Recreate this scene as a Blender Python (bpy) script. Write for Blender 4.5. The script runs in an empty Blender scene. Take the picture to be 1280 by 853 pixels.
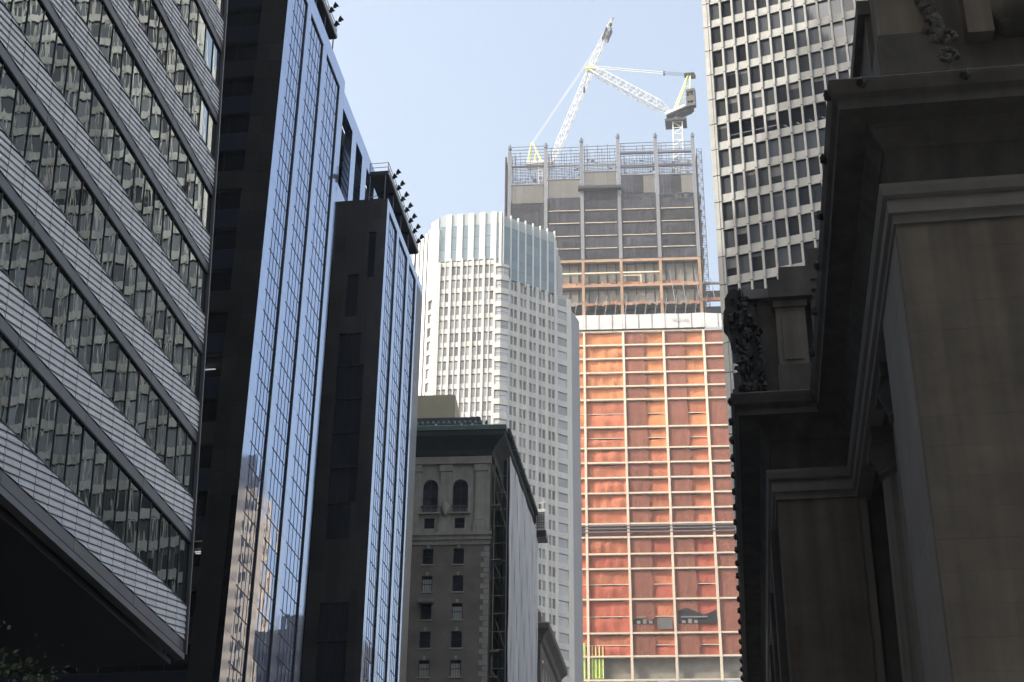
import bpy, math, random
from mathutils import Vector, Matrix
R = math.radians
random.seed(7)
SC = bpy.context.scene
COL = SC.collection

# ------------------------------------------------------------------ camera
cam_d = bpy.data.cameras.new("camera")
cam_d.sensor_width = 36.0
cam_d.lens = 1940.53 / 1280.0 * 36.0
cam_d.clip_start = 0.1
cam_d.clip_end = 6000.0
cam = bpy.data.objects.new("camera", cam_d)
COL.objects.link(cam)
PITCH, ROLL, YAW = 0.4959865, 0.0110749, 0.1470158
_f = Vector((-math.sin(YAW) * math.cos(PITCH), math.cos(YAW) * math.cos(PITCH), math.sin(PITCH)))
_r = Vector((math.cos(YAW), math.sin(YAW), 0))
_u = _r.cross(_f)
_r2 = _r * math.cos(ROLL) + _u * math.sin(ROLL)
_u2 = -_r * math.sin(ROLL) + _u * math.cos(ROLL)
CAM = Vector((0, 0, 1.7))
m = Matrix((_r2, _u2, -_f)).transposed().to_4x4()
m.translation = CAM
cam.matrix_world = m
SC.camera = cam
HAZE = 0.0003

# ------------------------------------------------------------------ sky and sun
SUN_AZ, SUN_EL = 60.0, 40.0          # degrees to the left of straight behind the camera's street, and up
sun_dir = Vector((-math.sin(R(SUN_AZ)) * math.cos(R(SUN_EL)), -math.cos(R(SUN_AZ)) * math.cos(R(SUN_EL)), math.sin(R(SUN_EL))))
world = bpy.data.worlds.new("World")
SC.world = world
world.use_nodes = True
wt = world.node_tree
bg = wt.nodes["Background"]
sky = wt.nodes.new("ShaderNodeTexSky")
sky.sky_type = 'NISHITA'
sky.sun_disc = False
sky.sun_elevation = R(SUN_EL)
sky.sun_rotation = math.atan2(sun_dir.x, sun_dir.y)
sky.air_density = 1.6
sky.dust_density = 9.0
sky.ozone_density = 1.0
sky.altitude = 0
hs = wt.nodes.new("ShaderNodeHueSaturation")      # summer haze: a slightly paler sky all over
hs.inputs["Saturation"].default_value = 0.8
wt.links.new(sky.outputs[0], hs.inputs["Color"])
wt.links.new(hs.outputs[0], bg.inputs[0])
bg.inputs[1].default_value = 0.15
sun_d = bpy.data.lights.new("sun", 'SUN')
sun_d.energy = 2.0
sun_d.angle = R(0.53)
sun_d.color = (1.0, 0.93, 0.82)
sun = bpy.data.objects.new("sun", sun_d)
sun.rotation_euler = sun_dir.to_track_quat('Z', 'Y').to_euler()
sun.location = (-200, -150, 300)
COL.objects.link(sun)
SC.view_settings.view_transform = 'Standard'
SC.view_settings.look = 'None'
SC.view_settings.gamma = 1.0
SC.view_settings.exposure = 1.32

# ------------------------------------------------------------------ materials
def new_mat(name):
    mt = bpy.data.materials.new(name)
    mt.use_nodes = True
    return mt, mt.node_tree, mt.node_tree.nodes["Principled BSDF"]

def mk(name, col, rough=0.7, metal=0.0, var=0.15, scale=0.6, stretch=(1, 1, 1), piece=0.08,
       bump=0.0, bscale=8.0, streak=0.0, spec=0.5, translucent=0.0, bdist=0.05):
    """surface with world-space noise wear, vertical streaks, a tint that differs from piece to piece"""
    mt, nt, b = new_mat(name)
    N, L = nt.nodes, nt.links
    geo = N.new("ShaderNodeNewGeometry")
    mp = N.new("ShaderNodeMapping"); mp.inputs[3].default_value = stretch
    L.new(geo.outputs["Position"], mp.inputs[0])
    nz = N.new("ShaderNodeTexNoise"); nz.inputs["Scale"].default_value = scale; nz.inputs["Detail"].default_value = 6
    nz.inputs["Roughness"].default_value = 0.65
    L.new(mp.outputs[0], nz.inputs[0])
    mr = N.new("ShaderNodeMapRange"); mr.inputs[1].default_value = 0.25; mr.inputs[2].default_value = 0.75
    mr.inputs[3].default_value = 1 - var; mr.inputs[4].default_value = 1 + var
    L.new(nz.outputs[0], mr.inputs[0])
    val = mr.outputs[0]
    if streak:
        mp2 = N.new("ShaderNodeMapping"); mp2.inputs[3].default_value = (1.7, 1.7, 0.06)
        L.new(geo.outputs["Position"], mp2.inputs[0])
        n2 = N.new("ShaderNodeTexNoise"); n2.inputs["Scale"].default_value = 1.2; n2.inputs["Detail"].default_value = 4
        L.new(mp2.outputs[0], n2.inputs[0])
        m2 = N.new("ShaderNodeMapRange"); m2.inputs[1].default_value = 0.3; m2.inputs[2].default_value = 0.7
        m2.inputs[3].default_value = 1 - streak; m2.inputs[4].default_value = 1 + streak * 0.5
        L.new(n2.outputs[0], m2.inputs[0])
        mu = N.new("ShaderNodeMath"); mu.operation = 'MULTIPLY'
        L.new(val, mu.inputs[0]); L.new(m2.outputs[0], mu.inputs[1]); val = mu.outputs[0]
    if piece:
        oi = N.new("ShaderNodeObjectInfo")
        ad = N.new("ShaderNodeMath"); ad.operation = 'ADD'
        L.new(oi.outputs["Random"], ad.inputs[0]); L.new(geo.outputs["Random Per Island"], ad.inputs[1])
        fr = N.new("ShaderNodeMath"); fr.operation = 'FRACT'; L.new(ad.outputs[0], fr.inputs[0])
        m3 = N.new("ShaderNodeMapRange"); m3.inputs[3].default_value = 1 - piece; m3.inputs[4].default_value = 1 + piece
        L.new(fr.outputs[0], m3.inputs[0])
        mu = N.new("ShaderNodeMath"); mu.operation = 'MULTIPLY'
        L.new(val, mu.inputs[0]); L.new(m3.outputs[0], mu.inputs[1]); val = mu.outputs[0]
    vm = N.new("ShaderNodeVectorMath"); vm.operation = 'SCALE'
    vm.inputs[0].default_value = col; L.new(val, vm.inputs["Scale"])
    L.new(vm.outputs[0], b.inputs["Base Color"])
    b.inputs["Roughness"].default_value = rough
    b.inputs["Metallic"].default_value = metal
    b.inputs["Specular IOR Level"].default_value = spec
    if bump:
        n3 = N.new("ShaderNodeTexNoise"); n3.inputs["Scale"].default_value = bscale; n3.inputs["Detail"].default_value = 5
        L.new(geo.outputs["Position"], n3.inputs[0])
        bp = N.new("ShaderNodeBump"); bp.inputs["Strength"].default_value = bump; bp.inputs["Distance"].default_value = bdist
        L.new(n3.outputs[0], bp.inputs["Height"]); L.new(bp.outputs[0], b.inputs["Normal"])
    if translucent:
        tr = N.new("ShaderNodeBsdfTranslucent"); L.new(vm.outputs[0], tr.inputs[0])
        mx = N.new("ShaderNodeMixShader"); mx.inputs[0].default_value = translucent
        L.new(b.outputs[0], mx.inputs[1]); L.new(tr.outputs[0], mx.inputs[2])
        L.new(mx.outputs[0], N["Material Output"].inputs[0])
    return mt

def mk_glass(name, col, metal, rough=0.03, ior=1.6, wave=0.06, wscale=0.9, wstretch=(1, 1, 0.35), piece=0.1):
    """mirror-like coated architectural glass with slightly wavy panes"""
    mt, nt, b = new_mat(name)
    N, L = nt.nodes, nt.links
    geo = N.new("ShaderNodeNewGeometry")
    oi = N.new("ShaderNodeObjectInfo")
    ad = N.new("ShaderNodeMath"); ad.operation = 'ADD'
    L.new(oi.outputs["Random"], ad.inputs[0]); L.new(geo.outputs["Random Per Island"], ad.inputs[1])
    fr = N.new("ShaderNodeMath"); fr.operation = 'FRACT'; L.new(ad.outputs[0], fr.inputs[0])
    m3 = N.new("ShaderNodeMapRange"); m3.inputs[3].default_value = 1 - piece; m3.inputs[4].default_value = 1 + piece
    L.new(fr.outputs[0], m3.inputs[0])
    vm = N.new("ShaderNodeVectorMath"); vm.operation = 'SCALE'
    vm.inputs[0].default_value = col; L.new(m3.outputs[0], vm.inputs["Scale"])
    L.new(vm.outputs[0], b.inputs["Base Color"])
    b.inputs["Metallic"].default_value = metal
    b.inputs["Roughness"].default_value = rough
    b.inputs["IOR"].default_value = ior
    mp = N.new("ShaderNodeMapping"); mp.inputs[3].default_value = wstretch
    L.new(geo.outputs["Position"], mp.inputs[0])
    off = N.new("ShaderNodeVectorMath"); off.operation = 'SCALE'; off.inputs[0].default_value = (13, 7, 5)
    L.new(fr.outputs[0], off.inputs["Scale"])
    av = N.new("ShaderNodeVectorMath"); av.operation = 'ADD'
    L.new(mp.outputs[0], av.inputs[0]); L.new(off.outputs[0], av.inputs[1])
    n = N.new("ShaderNodeTexNoise"); n.inputs["Scale"].default_value = wscale; n.inputs["Detail"].default_value = 1.5
    L.new(av.outputs[0], n.inputs[0])
    bp = N.new("ShaderNodeBump"); bp.inputs["Strength"].default_value = 1.0; bp.inputs["Distance"].default_value = wave
    L.new(n.outputs[0], bp.inputs["Height"]); L.new(bp.outputs[0], b.inputs["Normal"])
    return mt

def mk_see(name, tint, mixv):
    """see-through tinted window glass"""
    mt, nt, b = new_mat(name)
    N, L = nt.nodes, nt.links
    t = N.new("ShaderNodeBsdfTransparent"); t.inputs[0].default_value = (*tint, 1)
    b.inputs["Base Color"].default_value = (0.02, 0.022, 0.026, 1); b.inputs["Roughness"].default_value = 0.04
    mx = N.new("ShaderNodeMixShader"); mx.inputs[0].default_value = mixv
    L.new(b.outputs[0], mx.inputs[1]); L.new(t.outputs[0], mx.inputs[2])
    L.new(mx.outputs[0], N["Material Output"].inputs[0])
    return mt

def mk_emit(name, col, s):
    mt, nt, b = new_mat(name)
    b.inputs["Base Color"].default_value = (0.8, 0.8, 0.8, 1)
    b.inputs["Emission Color"].default_value = (*col, 1); b.inputs["Emission Strength"].default_value = s
    return mt

def mk_bricks(name, c1, c2, mortar):
    mt, nt, b = new_mat(name)
    N, L = nt.nodes, nt.links
    geo = N.new("ShaderNodeNewGeometry")
    sep = N.new("ShaderNodeSeparateXYZ"); L.new(geo.outputs["Position"], sep.inputs[0])
    add = N.new("ShaderNodeMath"); add.operation = 'ADD'
    L.new(sep.outputs[0], add.inputs[0]); L.new(sep.outputs[1], add.inputs[1])
    cmb = N.new("ShaderNodeCombineXYZ"); L.new(add.outputs[0], cmb.inputs[0]); L.new(sep.outputs[2], cmb.inputs[1])
    br = N.new("ShaderNodeTexBrick"); L.new(cmb.outputs[0], br.inputs[0])
    br.inputs["Color1"].default_value = (*c1, 1); br.inputs["Color2"].default_value = (*c2, 1); br.inputs["Mortar"].default_value = (*mortar, 1)
    br.inputs["Scale"].default_value = 1.0; br.inputs["Brick Width"].default_value = 0.22; br.inputs["Row Height"].default_value = 0.075
    br.inputs["Mortar Size"].default_value = 0.008
    nz = N.new("ShaderNodeTexNoise"); nz.inputs["Scale"].default_value = 0.5; nz.inputs["Detail"].default_value = 7
    L.new(geo.outputs["Position"], nz.inputs[0])
    mr = N.new("ShaderNodeMapRange"); mr.inputs[1].default_value = .3; mr.inputs[2].default_value = .7; mr.inputs[3].default_value = .75; mr.inputs[4].default_value = 1.2
    L.new(nz.outputs[0], mr.inputs[0])
    vm = N.new("ShaderNodeVectorMath"); vm.operation = 'SCALE'; L.new(br.outputs[0], vm.inputs[0]); L.new(mr.outputs[0], vm.inputs["Scale"])
    L.new(vm.outputs[0], b.inputs["Base Color"]); b.inputs["Roughness"].default_value = 0.85
    return mt

M = {}
M['terracotta'] = mk('glazed_terracotta', (0.70, 0.68, 0.68), rough=0.26, var=0.10, scale=1.5, piece=0.12, bump=0.15, bscale=12)
M['ledge_metal'] = mk('grey_metal_ledge', (0.13, 0.125, 0.13), rough=0.4, metal=0.3, var=0.15, piece=0.08)
M['dark_metal'] = mk('dark_metal', (0.018, 0.018, 0.02), rough=0.45, metal=0.3, var=0.2)
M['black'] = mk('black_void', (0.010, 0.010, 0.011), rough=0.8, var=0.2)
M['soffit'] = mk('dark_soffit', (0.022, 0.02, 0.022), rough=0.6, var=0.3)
M['glass_band'] = mk_glass('banded_tower_glass', (0.31, 0.36, 0.375), 1.0, rough=0.012, wave=0.0065, wscale=0.9, piece=0.25)
M['glass_blue'] = mk_glass('blue_mirror_glass', (0.29, 0.39, 0.62), 0.9, rough=0.015, wave=0.008, wscale=0.7, piece=0.05)
M['pier_mirror'] = mk_glass('polished_pier', (0.33, 0.42, 0.60), 0.9, rough=0.06, wave=0.003, wscale=0.4, piece=0.04)
M['granite'] = mk('dark_granite', (0.036, 0.033, 0.030), rough=0.35, var=0.4, scale=0.3, piece=0.32)
M['dark_glass'] = mk_glass('dark_window_glass', (0.02, 0.023, 0.03), 0.0, rough=0.05, wave=0.006)
M['see_glass'] = mk_see('tinted_window_glass', (0.45, 0.48, 0.55), 0.5)
M['navy_panel'] = mk('navy_spandrel', (0.03, 0.034, 0.055), rough=0.25, var=0.2, piece=0.25)
M['blind_shade'] = mk('blind_seen_through_tinted_glass', (0.16, 0.165, 0.165), rough=0.35, piece=0.35)
M['lamp'] = mk_emit('office_tube_light', (1.0, 0.9, 0.72), 3.5)
M['interior'] = mk('office_ceiling', (0.25, 0.23, 0.20), rough=0.9)
M['white_stone'] = mk('white_precast', (0.47, 0.475, 0.47), rough=0.65, var=0.07, scale=0.25, piece=0.05, streak=0.05)
M['crown_white'] = mk('white_crown_panel', (0.50, 0.52, 0.525), rough=0.35, var=0.04, piece=0.04)
M['crown_glass'] = mk_glass('pale_crown_glass', (0.19, 0.245, 0.27), 0.45, rough=0.08, wave=0.003, piece=0.12)
M['win_grey'] = mk_glass('grey_window_glass', (0.27, 0.275, 0.27), 0.3, rough=0.08, wave=0.004, piece=0.55)
M['win_pale'] = mk_glass('pale_blind_window', (0.36, 0.37, 0.38), 0.2, rough=0.10, wave=0.003, piece=0.35)
M['screen_glass'] = mk('frosted_screen', (0.33, 0.38, 0.39), rough=0.2, var=0.05, piece=0.06)
M['grey_flank'] = mk('grey_flank', (0.30, 0.31, 0.33), rough=0.7, var=0.06)
M['quartz'] = mk('quartz_concrete', (0.45, 0.46, 0.45), rough=0.75, var=0.12, scale=0.8, piece=0.05, streak=0.10)
M['met_glass'] = mk_glass('recessed_window_glass', (0.10, 0.108, 0.118), 0.35, rough=0.05, wave=0.004, piece=0.7)
M['fireproof'] = mk('sprayed_cream_steel', (0.62, 0.54, 0.44), rough=0.9, var=0.10, scale=0.8, piece=0.07, bump=0.3)
M['primer'] = mk('primed_brown_steel', (0.30, 0.20, 0.135), rough=0.7, var=0.25, scale=0.7, piece=0.15)
M['rust_red'] = mk('red_oxide_deck', (0.36, 0.15, 0.09), rough=0.8, var=0.5, scale=1.2, piece=0.2)
M['raw_steel'] = mk('grey_steel', (0.15, 0.16, 0.185), rough=0.6, var=0.18, scale=0.6, piece=0.12)
M['thin_steel'] = mk('bluish_rail_steel', (0.10, 0.11, 0.145), rough=0.6, var=0.2, piece=0.2)
M['deck'] = mk('metal_deck_underside', (0.20, 0.19, 0.17), rough=0.7, var=0.25, scale=0.5, piece=0.2)
M['net_orange'] = mk('orange_debris_net', (0.50, 0.200, 0.088), rough=0.9, var=0.16, scale=0.5, piece=0.12, bump=0.5, bscale=2.2, bdist=0.3)
M['net_coral'] = mk('coral_debris_net', (0.44, 0.150, 0.082), rough=0.9, var=0.16, scale=0.5, piece=0.12, bump=0.5, bscale=2.2, bdist=0.3)
M['net_red'] = mk('red_debris_net', (0.38, 0.100, 0.062), rough=0.9, var=0.16, scale=0.5, piece=0.16, bump=0.4, bscale=1.6, bdist=0.3)
M['maroon_sheet_and_shade'] = mk('maroon_sheeting_and_net_shade', (0.22, 0.082, 0.054), rough=0.9, var=0.2, scale=0.5, piece=0.1, bump=0.4, bscale=1.6, bdist=0.3)  # inner sheeting colour, also used to paint half-bay shade over the nets
M['net_black'] = mk('black_safety_net', (0.024, 0.026, 0.038), rough=0.9, var=0.55, scale=0.16, piece=0.35, streak=0.45, bump=0.5, bscale=0.9, bdist=0.4)
M['panel_grey'] = mk('grey_wind_screen', (0.11, 0.11, 0.107), rough=0.8, var=0.15, scale=0.3, piece=0.18, streak=0.1)
M['tarp'] = mk('white_tarpaulin', (0.52, 0.515, 0.53), rough=0.6, var=0.08, scale=0.5, piece=0.03, bump=0.3, bscale=0.7, bdist=0.3)
M['ink'] = mk('faded_ink', (0.30, 0.31, 0.34), rough=0.8)
M['lime'] = mk('lime_sheet', (0.34, 0.55, 0.10), rough=0.6, var=0.2)
M['yellow_post'] = mk('pale_yellow_post', (0.70, 0.72, 0.32), rough=0.6)
M['hoarding'] = mk('blue_grey_hoarding', (0.22, 0.26, 0.34), rough=0.5, piece=0.4)
M['crane_white'] = mk('white_crane_steel', (0.62, 0.63, 0.62), rough=0.45, var=0.06, piece=0.04)
M['crane_lime'] = mk('yellow_green_crane_steel', (0.62, 0.68, 0.26), rough=0.45, var=0.1)
M['crane_dark'] = mk('dark_crane_steel', (0.012, 0.014, 0.018), rough=0.6, var=0.2)
M['brick'] = mk_bricks('dim_brown_brick', (0.17, 0.145, 0.115), (0.13, 0.11, 0.09), (0.19, 0.175, 0.15))
M['limestone'] = mk('weathered_limestone', (0.30, 0.28, 0.245), rough=0.85, var=0.2, scale=0.9, piece=0.08, streak=0.15, bump=0.2, bscale=6)
M['copper'] = mk('green_copper', (0.10, 0.165, 0.14), rough=0.7, var=0.25, scale=1.2)
M['cornice_dark'] = mk('dark_copper', (0.028, 0.036, 0.034), rough=0.8, var=0.3)  # darker base colour for the cornice profile and brackets
M['bulkhead'] = mk('beige_bulkhead', (0.36, 0.34, 0.25), rough=0.9, var=0.08, scale=0.4)
M['navy_steel'] = mk('navy_roof_steel', (0.03, 0.035, 0.06), rough=0.6)
M['pale_post'] = mk('pale_roof_post', (0.55, 0.56, 0.58), rough=0.6)
M['sheet'] = mk('white_scaffold_sheet', (0.48, 0.49, 0.53), rough=0.7, var=0.06, scale=0.4, piece=0.09, streak=0.2)
M['curtain'] = mk('pale_blind', (0.34, 0.35, 0.33), rough=0.8, var=0.1)
M['scaffold'] = mk('scaffold_tube', (0.20, 0.19, 0.17), rough=0.5, metal=0.5)
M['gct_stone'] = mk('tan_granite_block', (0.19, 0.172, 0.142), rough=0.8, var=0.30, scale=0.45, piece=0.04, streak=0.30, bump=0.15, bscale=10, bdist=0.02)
M['gct_dark'] = mk('dark_stone', (0.11, 0.105, 0.096), rough=0.85, var=0.3, scale=1.0, streak=0.2, bump=0.2, bscale=6)  # stone with a darker base colour than the block fronts
M['gct_grey'] = mk('grey_granite_block', (0.25, 0.245, 0.235), rough=0.7, var=0.12, scale=0.8, piece=0.05, streak=0.1)
M['bronze'] = mk('black_bronze', (0.02, 0.019, 0.018), rough=0.6, var=0.3)
M['asphalt'] = mk('asphalt', (0.05, 0.05, 0.052), rough=0.9, var=0.25, scale=0.7, bump=0.3, bscale=30)
M['pavement'] = mk('pavement', (0.28, 0.27, 0.26), rough=0.9, var=0.15, scale=1.0)
M['paint'] = mk('road_paint', (0.75, 0.75, 0.72), rough=0.8)
M['earth'] = mk('city_ground', (0.13, 0.13, 0.127), rough=0.95)
M['tan_brick'] = mk('tan_tower_stone', (0.46, 0.36, 0.25), rough=0.8, var=0.15, scale=0.2)
M['dark_tower'] = mk('dark_office_stone', (0.05, 0.052, 0.06), rough=0.6, var=0.2)
M['context'] = mk('office_block_stone', (0.22, 0.20, 0.18), rough=0.8, var=0.15, scale=0.1)
M['bark'] = mk('bark', (0.06, 0.048, 0.038), rough=0.9, var=0.3, scale=6)
M['leaf'] = mk('leaf', (0.05, 0.085, 0.03), rough=0.6, var=0.3, scale=2, piece=0.5)

# ------------------------------------------------------------------ geometry helpers
class Fr:
    """frame of a facade: u along it, z up, d outwards"""
    def __init__(s, o, az=0.0, W=None):
        a = R(az)
        s.o = Vector(o); s.U = Vector((math.cos(a), math.sin(a), 0)); s.W = Vector(W).normalized() if W else Vector((0, 0, 1))
        s.D = s.U.cross(s.W).normalized()
    def p(s, u, z, d): return s.o + s.U * u + s.W * z + s.D * d
WORLD = Fr((0, 0, 0), 0)     # u = x, z = z, d = -y

class MB:
    def __init__(s): s.v = []; s.f = []
    def poly(s, pts, rev=False):
        n = len(s.v); s.v += [tuple(p) for p in pts]
        idx = list(range(n, n + len(pts)))
        s.f.append(tuple(reversed(idx)) if rev else tuple(idx))
    def box(s, fr, u0, u1, z0, z1, d0, d1):
        n = len(s.v)
        for d in (d0, d1):
            for z in (z0, z1):
                for u in (u0, u1): s.v.append(tuple(fr.p(u, z, d)))
        for q in ((0, 2, 3, 1), (4, 5, 7, 6), (0, 1, 5, 4), (2, 6, 7, 3), (0, 4, 6, 2), (1, 3, 7, 5)):
            s.f.append(tuple(n + i for i in q))
    def wbox(s, x0, x1, y0, y1, z0, z1): s.box(WORLD, x0, x1, z0, z1, -y1, -y0)
    def tube(s, a, b, r, n=4, r2=None, cap=True):
        a = Vector(a); b = Vector(b); ax = (b - a)
        if ax.length < 1e-6: return
        ax.normalize(); r2 = r if r2 is None else r2
        t = Vector((0, 0, 1)) if abs(ax.z) < 0.9 else Vector((1, 0, 0))
        x = ax.cross(t).normalized(); y = ax.cross(x)
        k = len(s.v)
        for c, rr in ((a, r), (b, r2)):
            for i in range(n):
                th = 2 * math.pi * (i + .5) / n
                s.v.append(tuple(c + x * math.cos(th) * rr + y * math.sin(th) * rr))
        for i in range(n):
            j = (i + 1) % n
            s.f.append((k + i, k + j, k + n + j, k + n + i))
        if cap:
            s.f.append(tuple(k + i for i in reversed(range(n)))); s.f.append(tuple(k + n + i for i in range(n)))
    def prism(s, base, top):
        n = len(base); k = len(s.v)
        s.v += [tuple(p) for p in base] + [tuple(p) for p in top]
        for i in range(n):
            j = (i + 1) % n; s.f.append((k + i, k + j, k + n + j, k + n + i))
        s.f.append(tuple(k + i for i in reversed(range(n)))); s.f.append(tuple(k + n + i for i in range(n)))
    def lathe(s, c, prof, n=12):
        k = len(s.v); c = Vector(c)
        for r, z in prof:
            for i in range(n):
                th = 2 * math.pi * i / n
                s.v.append((c.x + r * math.cos(th), c.y + r * math.sin(th), c.z + z))
        for a in range(len(prof) - 1):
            for i in range(n):
                j = (i + 1) % n
                s.f.append((k + a * n + i, k + a * n + j, k + (a + 1) * n + j, k + (a + 1) * n + i))
        s.f.append(tuple(k + i for i in reversed(range(n))))
        s.f.append(tuple(k + (len(prof) - 1) * n + i for i in range(n)))
    def grid(s, fn, nu, nv):
        k = len(s.v)
        for j in range(nv + 1):
            for i in range(nu + 1): s.v.append(tuple(fn(i / nu, j / nv)))
        for j in range(nv):
            for i in range(nu):
                a = k + j * (nu + 1) + i
                s.f.append((a, a + 1, a + nu + 2, a + nu + 1))
    def lump(s, c, r, seed=0, n=8, amp=0.25):
        rnd = random.Random(seed); c = Vector(c); k = len(s.v)
        ph = [rnd.uniform(0, 6.28) for _ in range(6)]
        for j in range(1, n):
            la = math.pi * j / n - math.pi / 2
            for i in range(n + 2):
                lo = 2 * math.pi * i / (n + 2)
                q = 1 + amp * (math.sin(3 * lo + ph[0] + 2 * la) * .5 + math.sin(5 * la + ph[1]) * .5 + math.sin(4 * lo - 3 * la + ph[2]) * .5)
                s.v.append((c.x + r[0] * q * math.cos(la) * math.cos(lo), c.y + r[1] * q * math.cos(la) * math.sin(lo), c.z + r[2] * q * math.sin(la)))
        w = n + 2
        for j in range(n - 2):
            for i in range(w):
                s.f.append((k + j * w + i, k + j * w + (i + 1) % w, k + (j + 1) * w + (i + 1) % w, k + (j + 1) * w + i))
        s.f.append(tuple(k + i for i in reversed(range(w)))); s.f.append(tuple(k + (n - 2) * w + i for i in range(w)))
    def wall(s, fr, u0, u1, z0, z1, d0, d1, holes):
        us = sorted({u0, u1, *[min(max(h[i], u0), u1) for h in holes for i in (0, 1)]})
        zs = sorted({z0, z1, *[min(max(h[i], z0), z1) for h in holes for i in (2, 3)]})
        for a, b in zip(us, us[1:]):
            run = None
            for c, d in zip(zs, zs[1:]):
                mu, mz = (a + b) / 2, (c + d) / 2
                hole = any(h[0] < mu < h[1] and h[2] < mz < h[3] for h in holes)
                if hole:
                    if run is not None: s.box(fr, a, b, run, c, d0, d1); run = None
                elif run is None: run = c
            if run is not None: s.box(fr, a, b, run, z1, d0, d1)
    def lattice(s, p0, p1, w0, w1, nseg, r, up=Vector((0, 0, 1))):
        p0 = Vector(p0); p1 = Vector(p1); ax = (p1 - p0).normalized()
        sx = ax.cross(up)
        sx = sx.normalized() if sx.length > 1e-3 else Vector((1, 0, 0))
        sy = sx.cross(ax)
        def c(k, i):
            t = k / nseg; w = (w0 + (w1 - w0) * t) / 2
            return p0.lerp(p1, t) + sx * (w if i in (0, 1) else -w) + sy * (w if i in (0, 3) else -w)
        for i in range(4): s.tube(c(0, i), c(nseg, i), r, 4)
        for k in range(nseg):
            for i in range(4):
                j = (i + 1) % 4
                a, b = (c(k, i), c(k + 1, j)) if k % 2 == 0 else (c(k, j), c(k + 1, i))
                s.tube(a, b, r * .6, 3)
                s.tube(c(k + 1, i), c(k + 1, j), r * .55, 3)

ORG = {}
def origin(o): return ORG.get(o.name, Vector((0, 0, 0)))

def build(mb, name, mat, parent=None, smooth=False, kind=None, label=None, loc=None):
    o0 = origin(parent) if parent else (Vector(loc) if loc else Vector((0, 0, 0)))
    me = bpy.data.meshes.new(name)
    me.from_pydata([(v[0] - o0.x, v[1] - o0.y, v[2] - o0.z) for v in mb.v], [], mb.f)
    me.materials.append(mat)
    if smooth:
        for p in me.polygons: p.use_smooth = True
    o = bpy.data.objects.new(name, me)
    COL.objects.link(o)
    if parent: o.parent = parent
    elif loc: o.location = loc
    ORG[o.name] = o0
    if kind: o['kind'] = kind
    if label: o['label'] = label
    return o

def thing(name, label, cat, loc, group=None):
    o = bpy.data.objects.new(name, None)
    o.empty_display_size = 0.5
    o.location = loc; o['label'] = label; o['category'] = cat
    if group: o['group'] = group
    COL.objects.link(o); ORG[o.name] = Vector(loc)
    return o

def structure(mb, name, mat):
    o = build(mb, name, mat); o['kind'] = 'structure'; return o

UNIT = {}
def unit(mat):
    if mat.name not in UNIT:
        mb = MB(); mb.box(WORLD, -.5, .5, -.5, .5, -.5, .5)
        me = bpy.data.meshes.new('unit_' + mat.name)
        me.from_pydata(mb.v, [], mb.f); me.materials.append(mat); UNIT[mat.name] = me
    return UNIT[mat.name]

def piece(name, fr, b, mat, parent, tilt=0.0):
    """one block-shaped part sharing a unit mesh: b = (u0,u1,z0,z1,d0,d1)"""
    u0, u1, z0, z1, d0, d1 = b
    c = fr.p((u0 + u1) / 2, (z0 + z1) / 2, (d0 + d1) / 2) - origin(parent)
    U, W, D = fr.U, fr.W, fr.D
    if tilt:
        rot = Matrix.Rotation(R(random.gauss(0, tilt)), 3, U) @ Matrix.Rotation(R(random.gauss(0, tilt)), 3, W)
        U, W, D = rot @ U, rot @ W, rot @ D
    mx = Matrix((U * (u1 - u0), -D * (d1 - d0), W * (z1 - z0))).transposed().to_4x4()
    mx.translation = c
    o = bpy.data.objects.new(name, unit(mat))
    COL.objects.link(o); o.parent = parent; o.matrix_basis = mx
    ORG[o.name] = origin(parent)
    return o

def pieces(name, fr, boxes, mat, parent, limit=300, tilt=0.0, key=None, used=0):
    """boxes: block list; the ones that show largest become parts, the rest one part of kind stuff"""
    if key is None: key = lambda b: (fr.p((b[0] + b[1]) / 2, (b[2] + b[3]) / 2, 0) - CAM).length
    bs = sorted(boxes, key=key)
    n = max(0, limit - used)
    for b in bs[:n]: piece(name, fr, b, mat if not callable(mat) else mat(b), parent, tilt)
    rest = bs[n:]
    if rest:
        groups = {}
        for b in rest: groups.setdefault((mat if not callable(mat) else mat(b)).name, []).append(b)
        for mn, l in groups.items():
            mb = MB()
            for b in l:
                if tilt:
                    e = (b[5] - b[4]) * .2
                    mb.box(fr, *b[:4], b[4] + random.uniform(-e, e), b[5])
                else: mb.box(fr, *b)
            build(mb, name, bpy.data.materials[mn], parent, kind='stuff')
    return min(n, len(bs)) + used

def sweep(mb, path, prof, closed_ends=True):
    """profile (offset out, z) swept along a plan polyline whose outward side is on the left going along it, mitred"""
    n = len(path); rows = []
    for o, z in prof:
        row = []
        for i in range(n):
            p = Vector(path[i])
            d0 = (Vector(path[i]) - Vector(path[i - 1])).normalized() if i else None
            d1 = (Vector(path[i + 1]) - Vector(path[i])).normalized() if i < n - 1 else None
            n0 = Vector((-d0.y, d0.x)) if d0 else None
            n1 = Vector((-d1.y, d1.x)) if d1 else None
            if n0 is None: q = p + n1 * o
            elif n1 is None: q = p + n0 * o
            else:
                mm = (n0 + n1); q = p + mm * (o / max(1e-6, mm.dot(n0)))
            row.append((q.x, q.y, z))
        rows.append(row)
    k = len(mb.v)
    for r in rows: mb.v += r
    for a in range(len(rows) - 1):
        for i in range(n - 1):
            mb.f.append((k + a * n + i, k + (a + 1) * n + i, k + (a + 1) * n + i + 1, k + a * n + i + 1))

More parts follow.
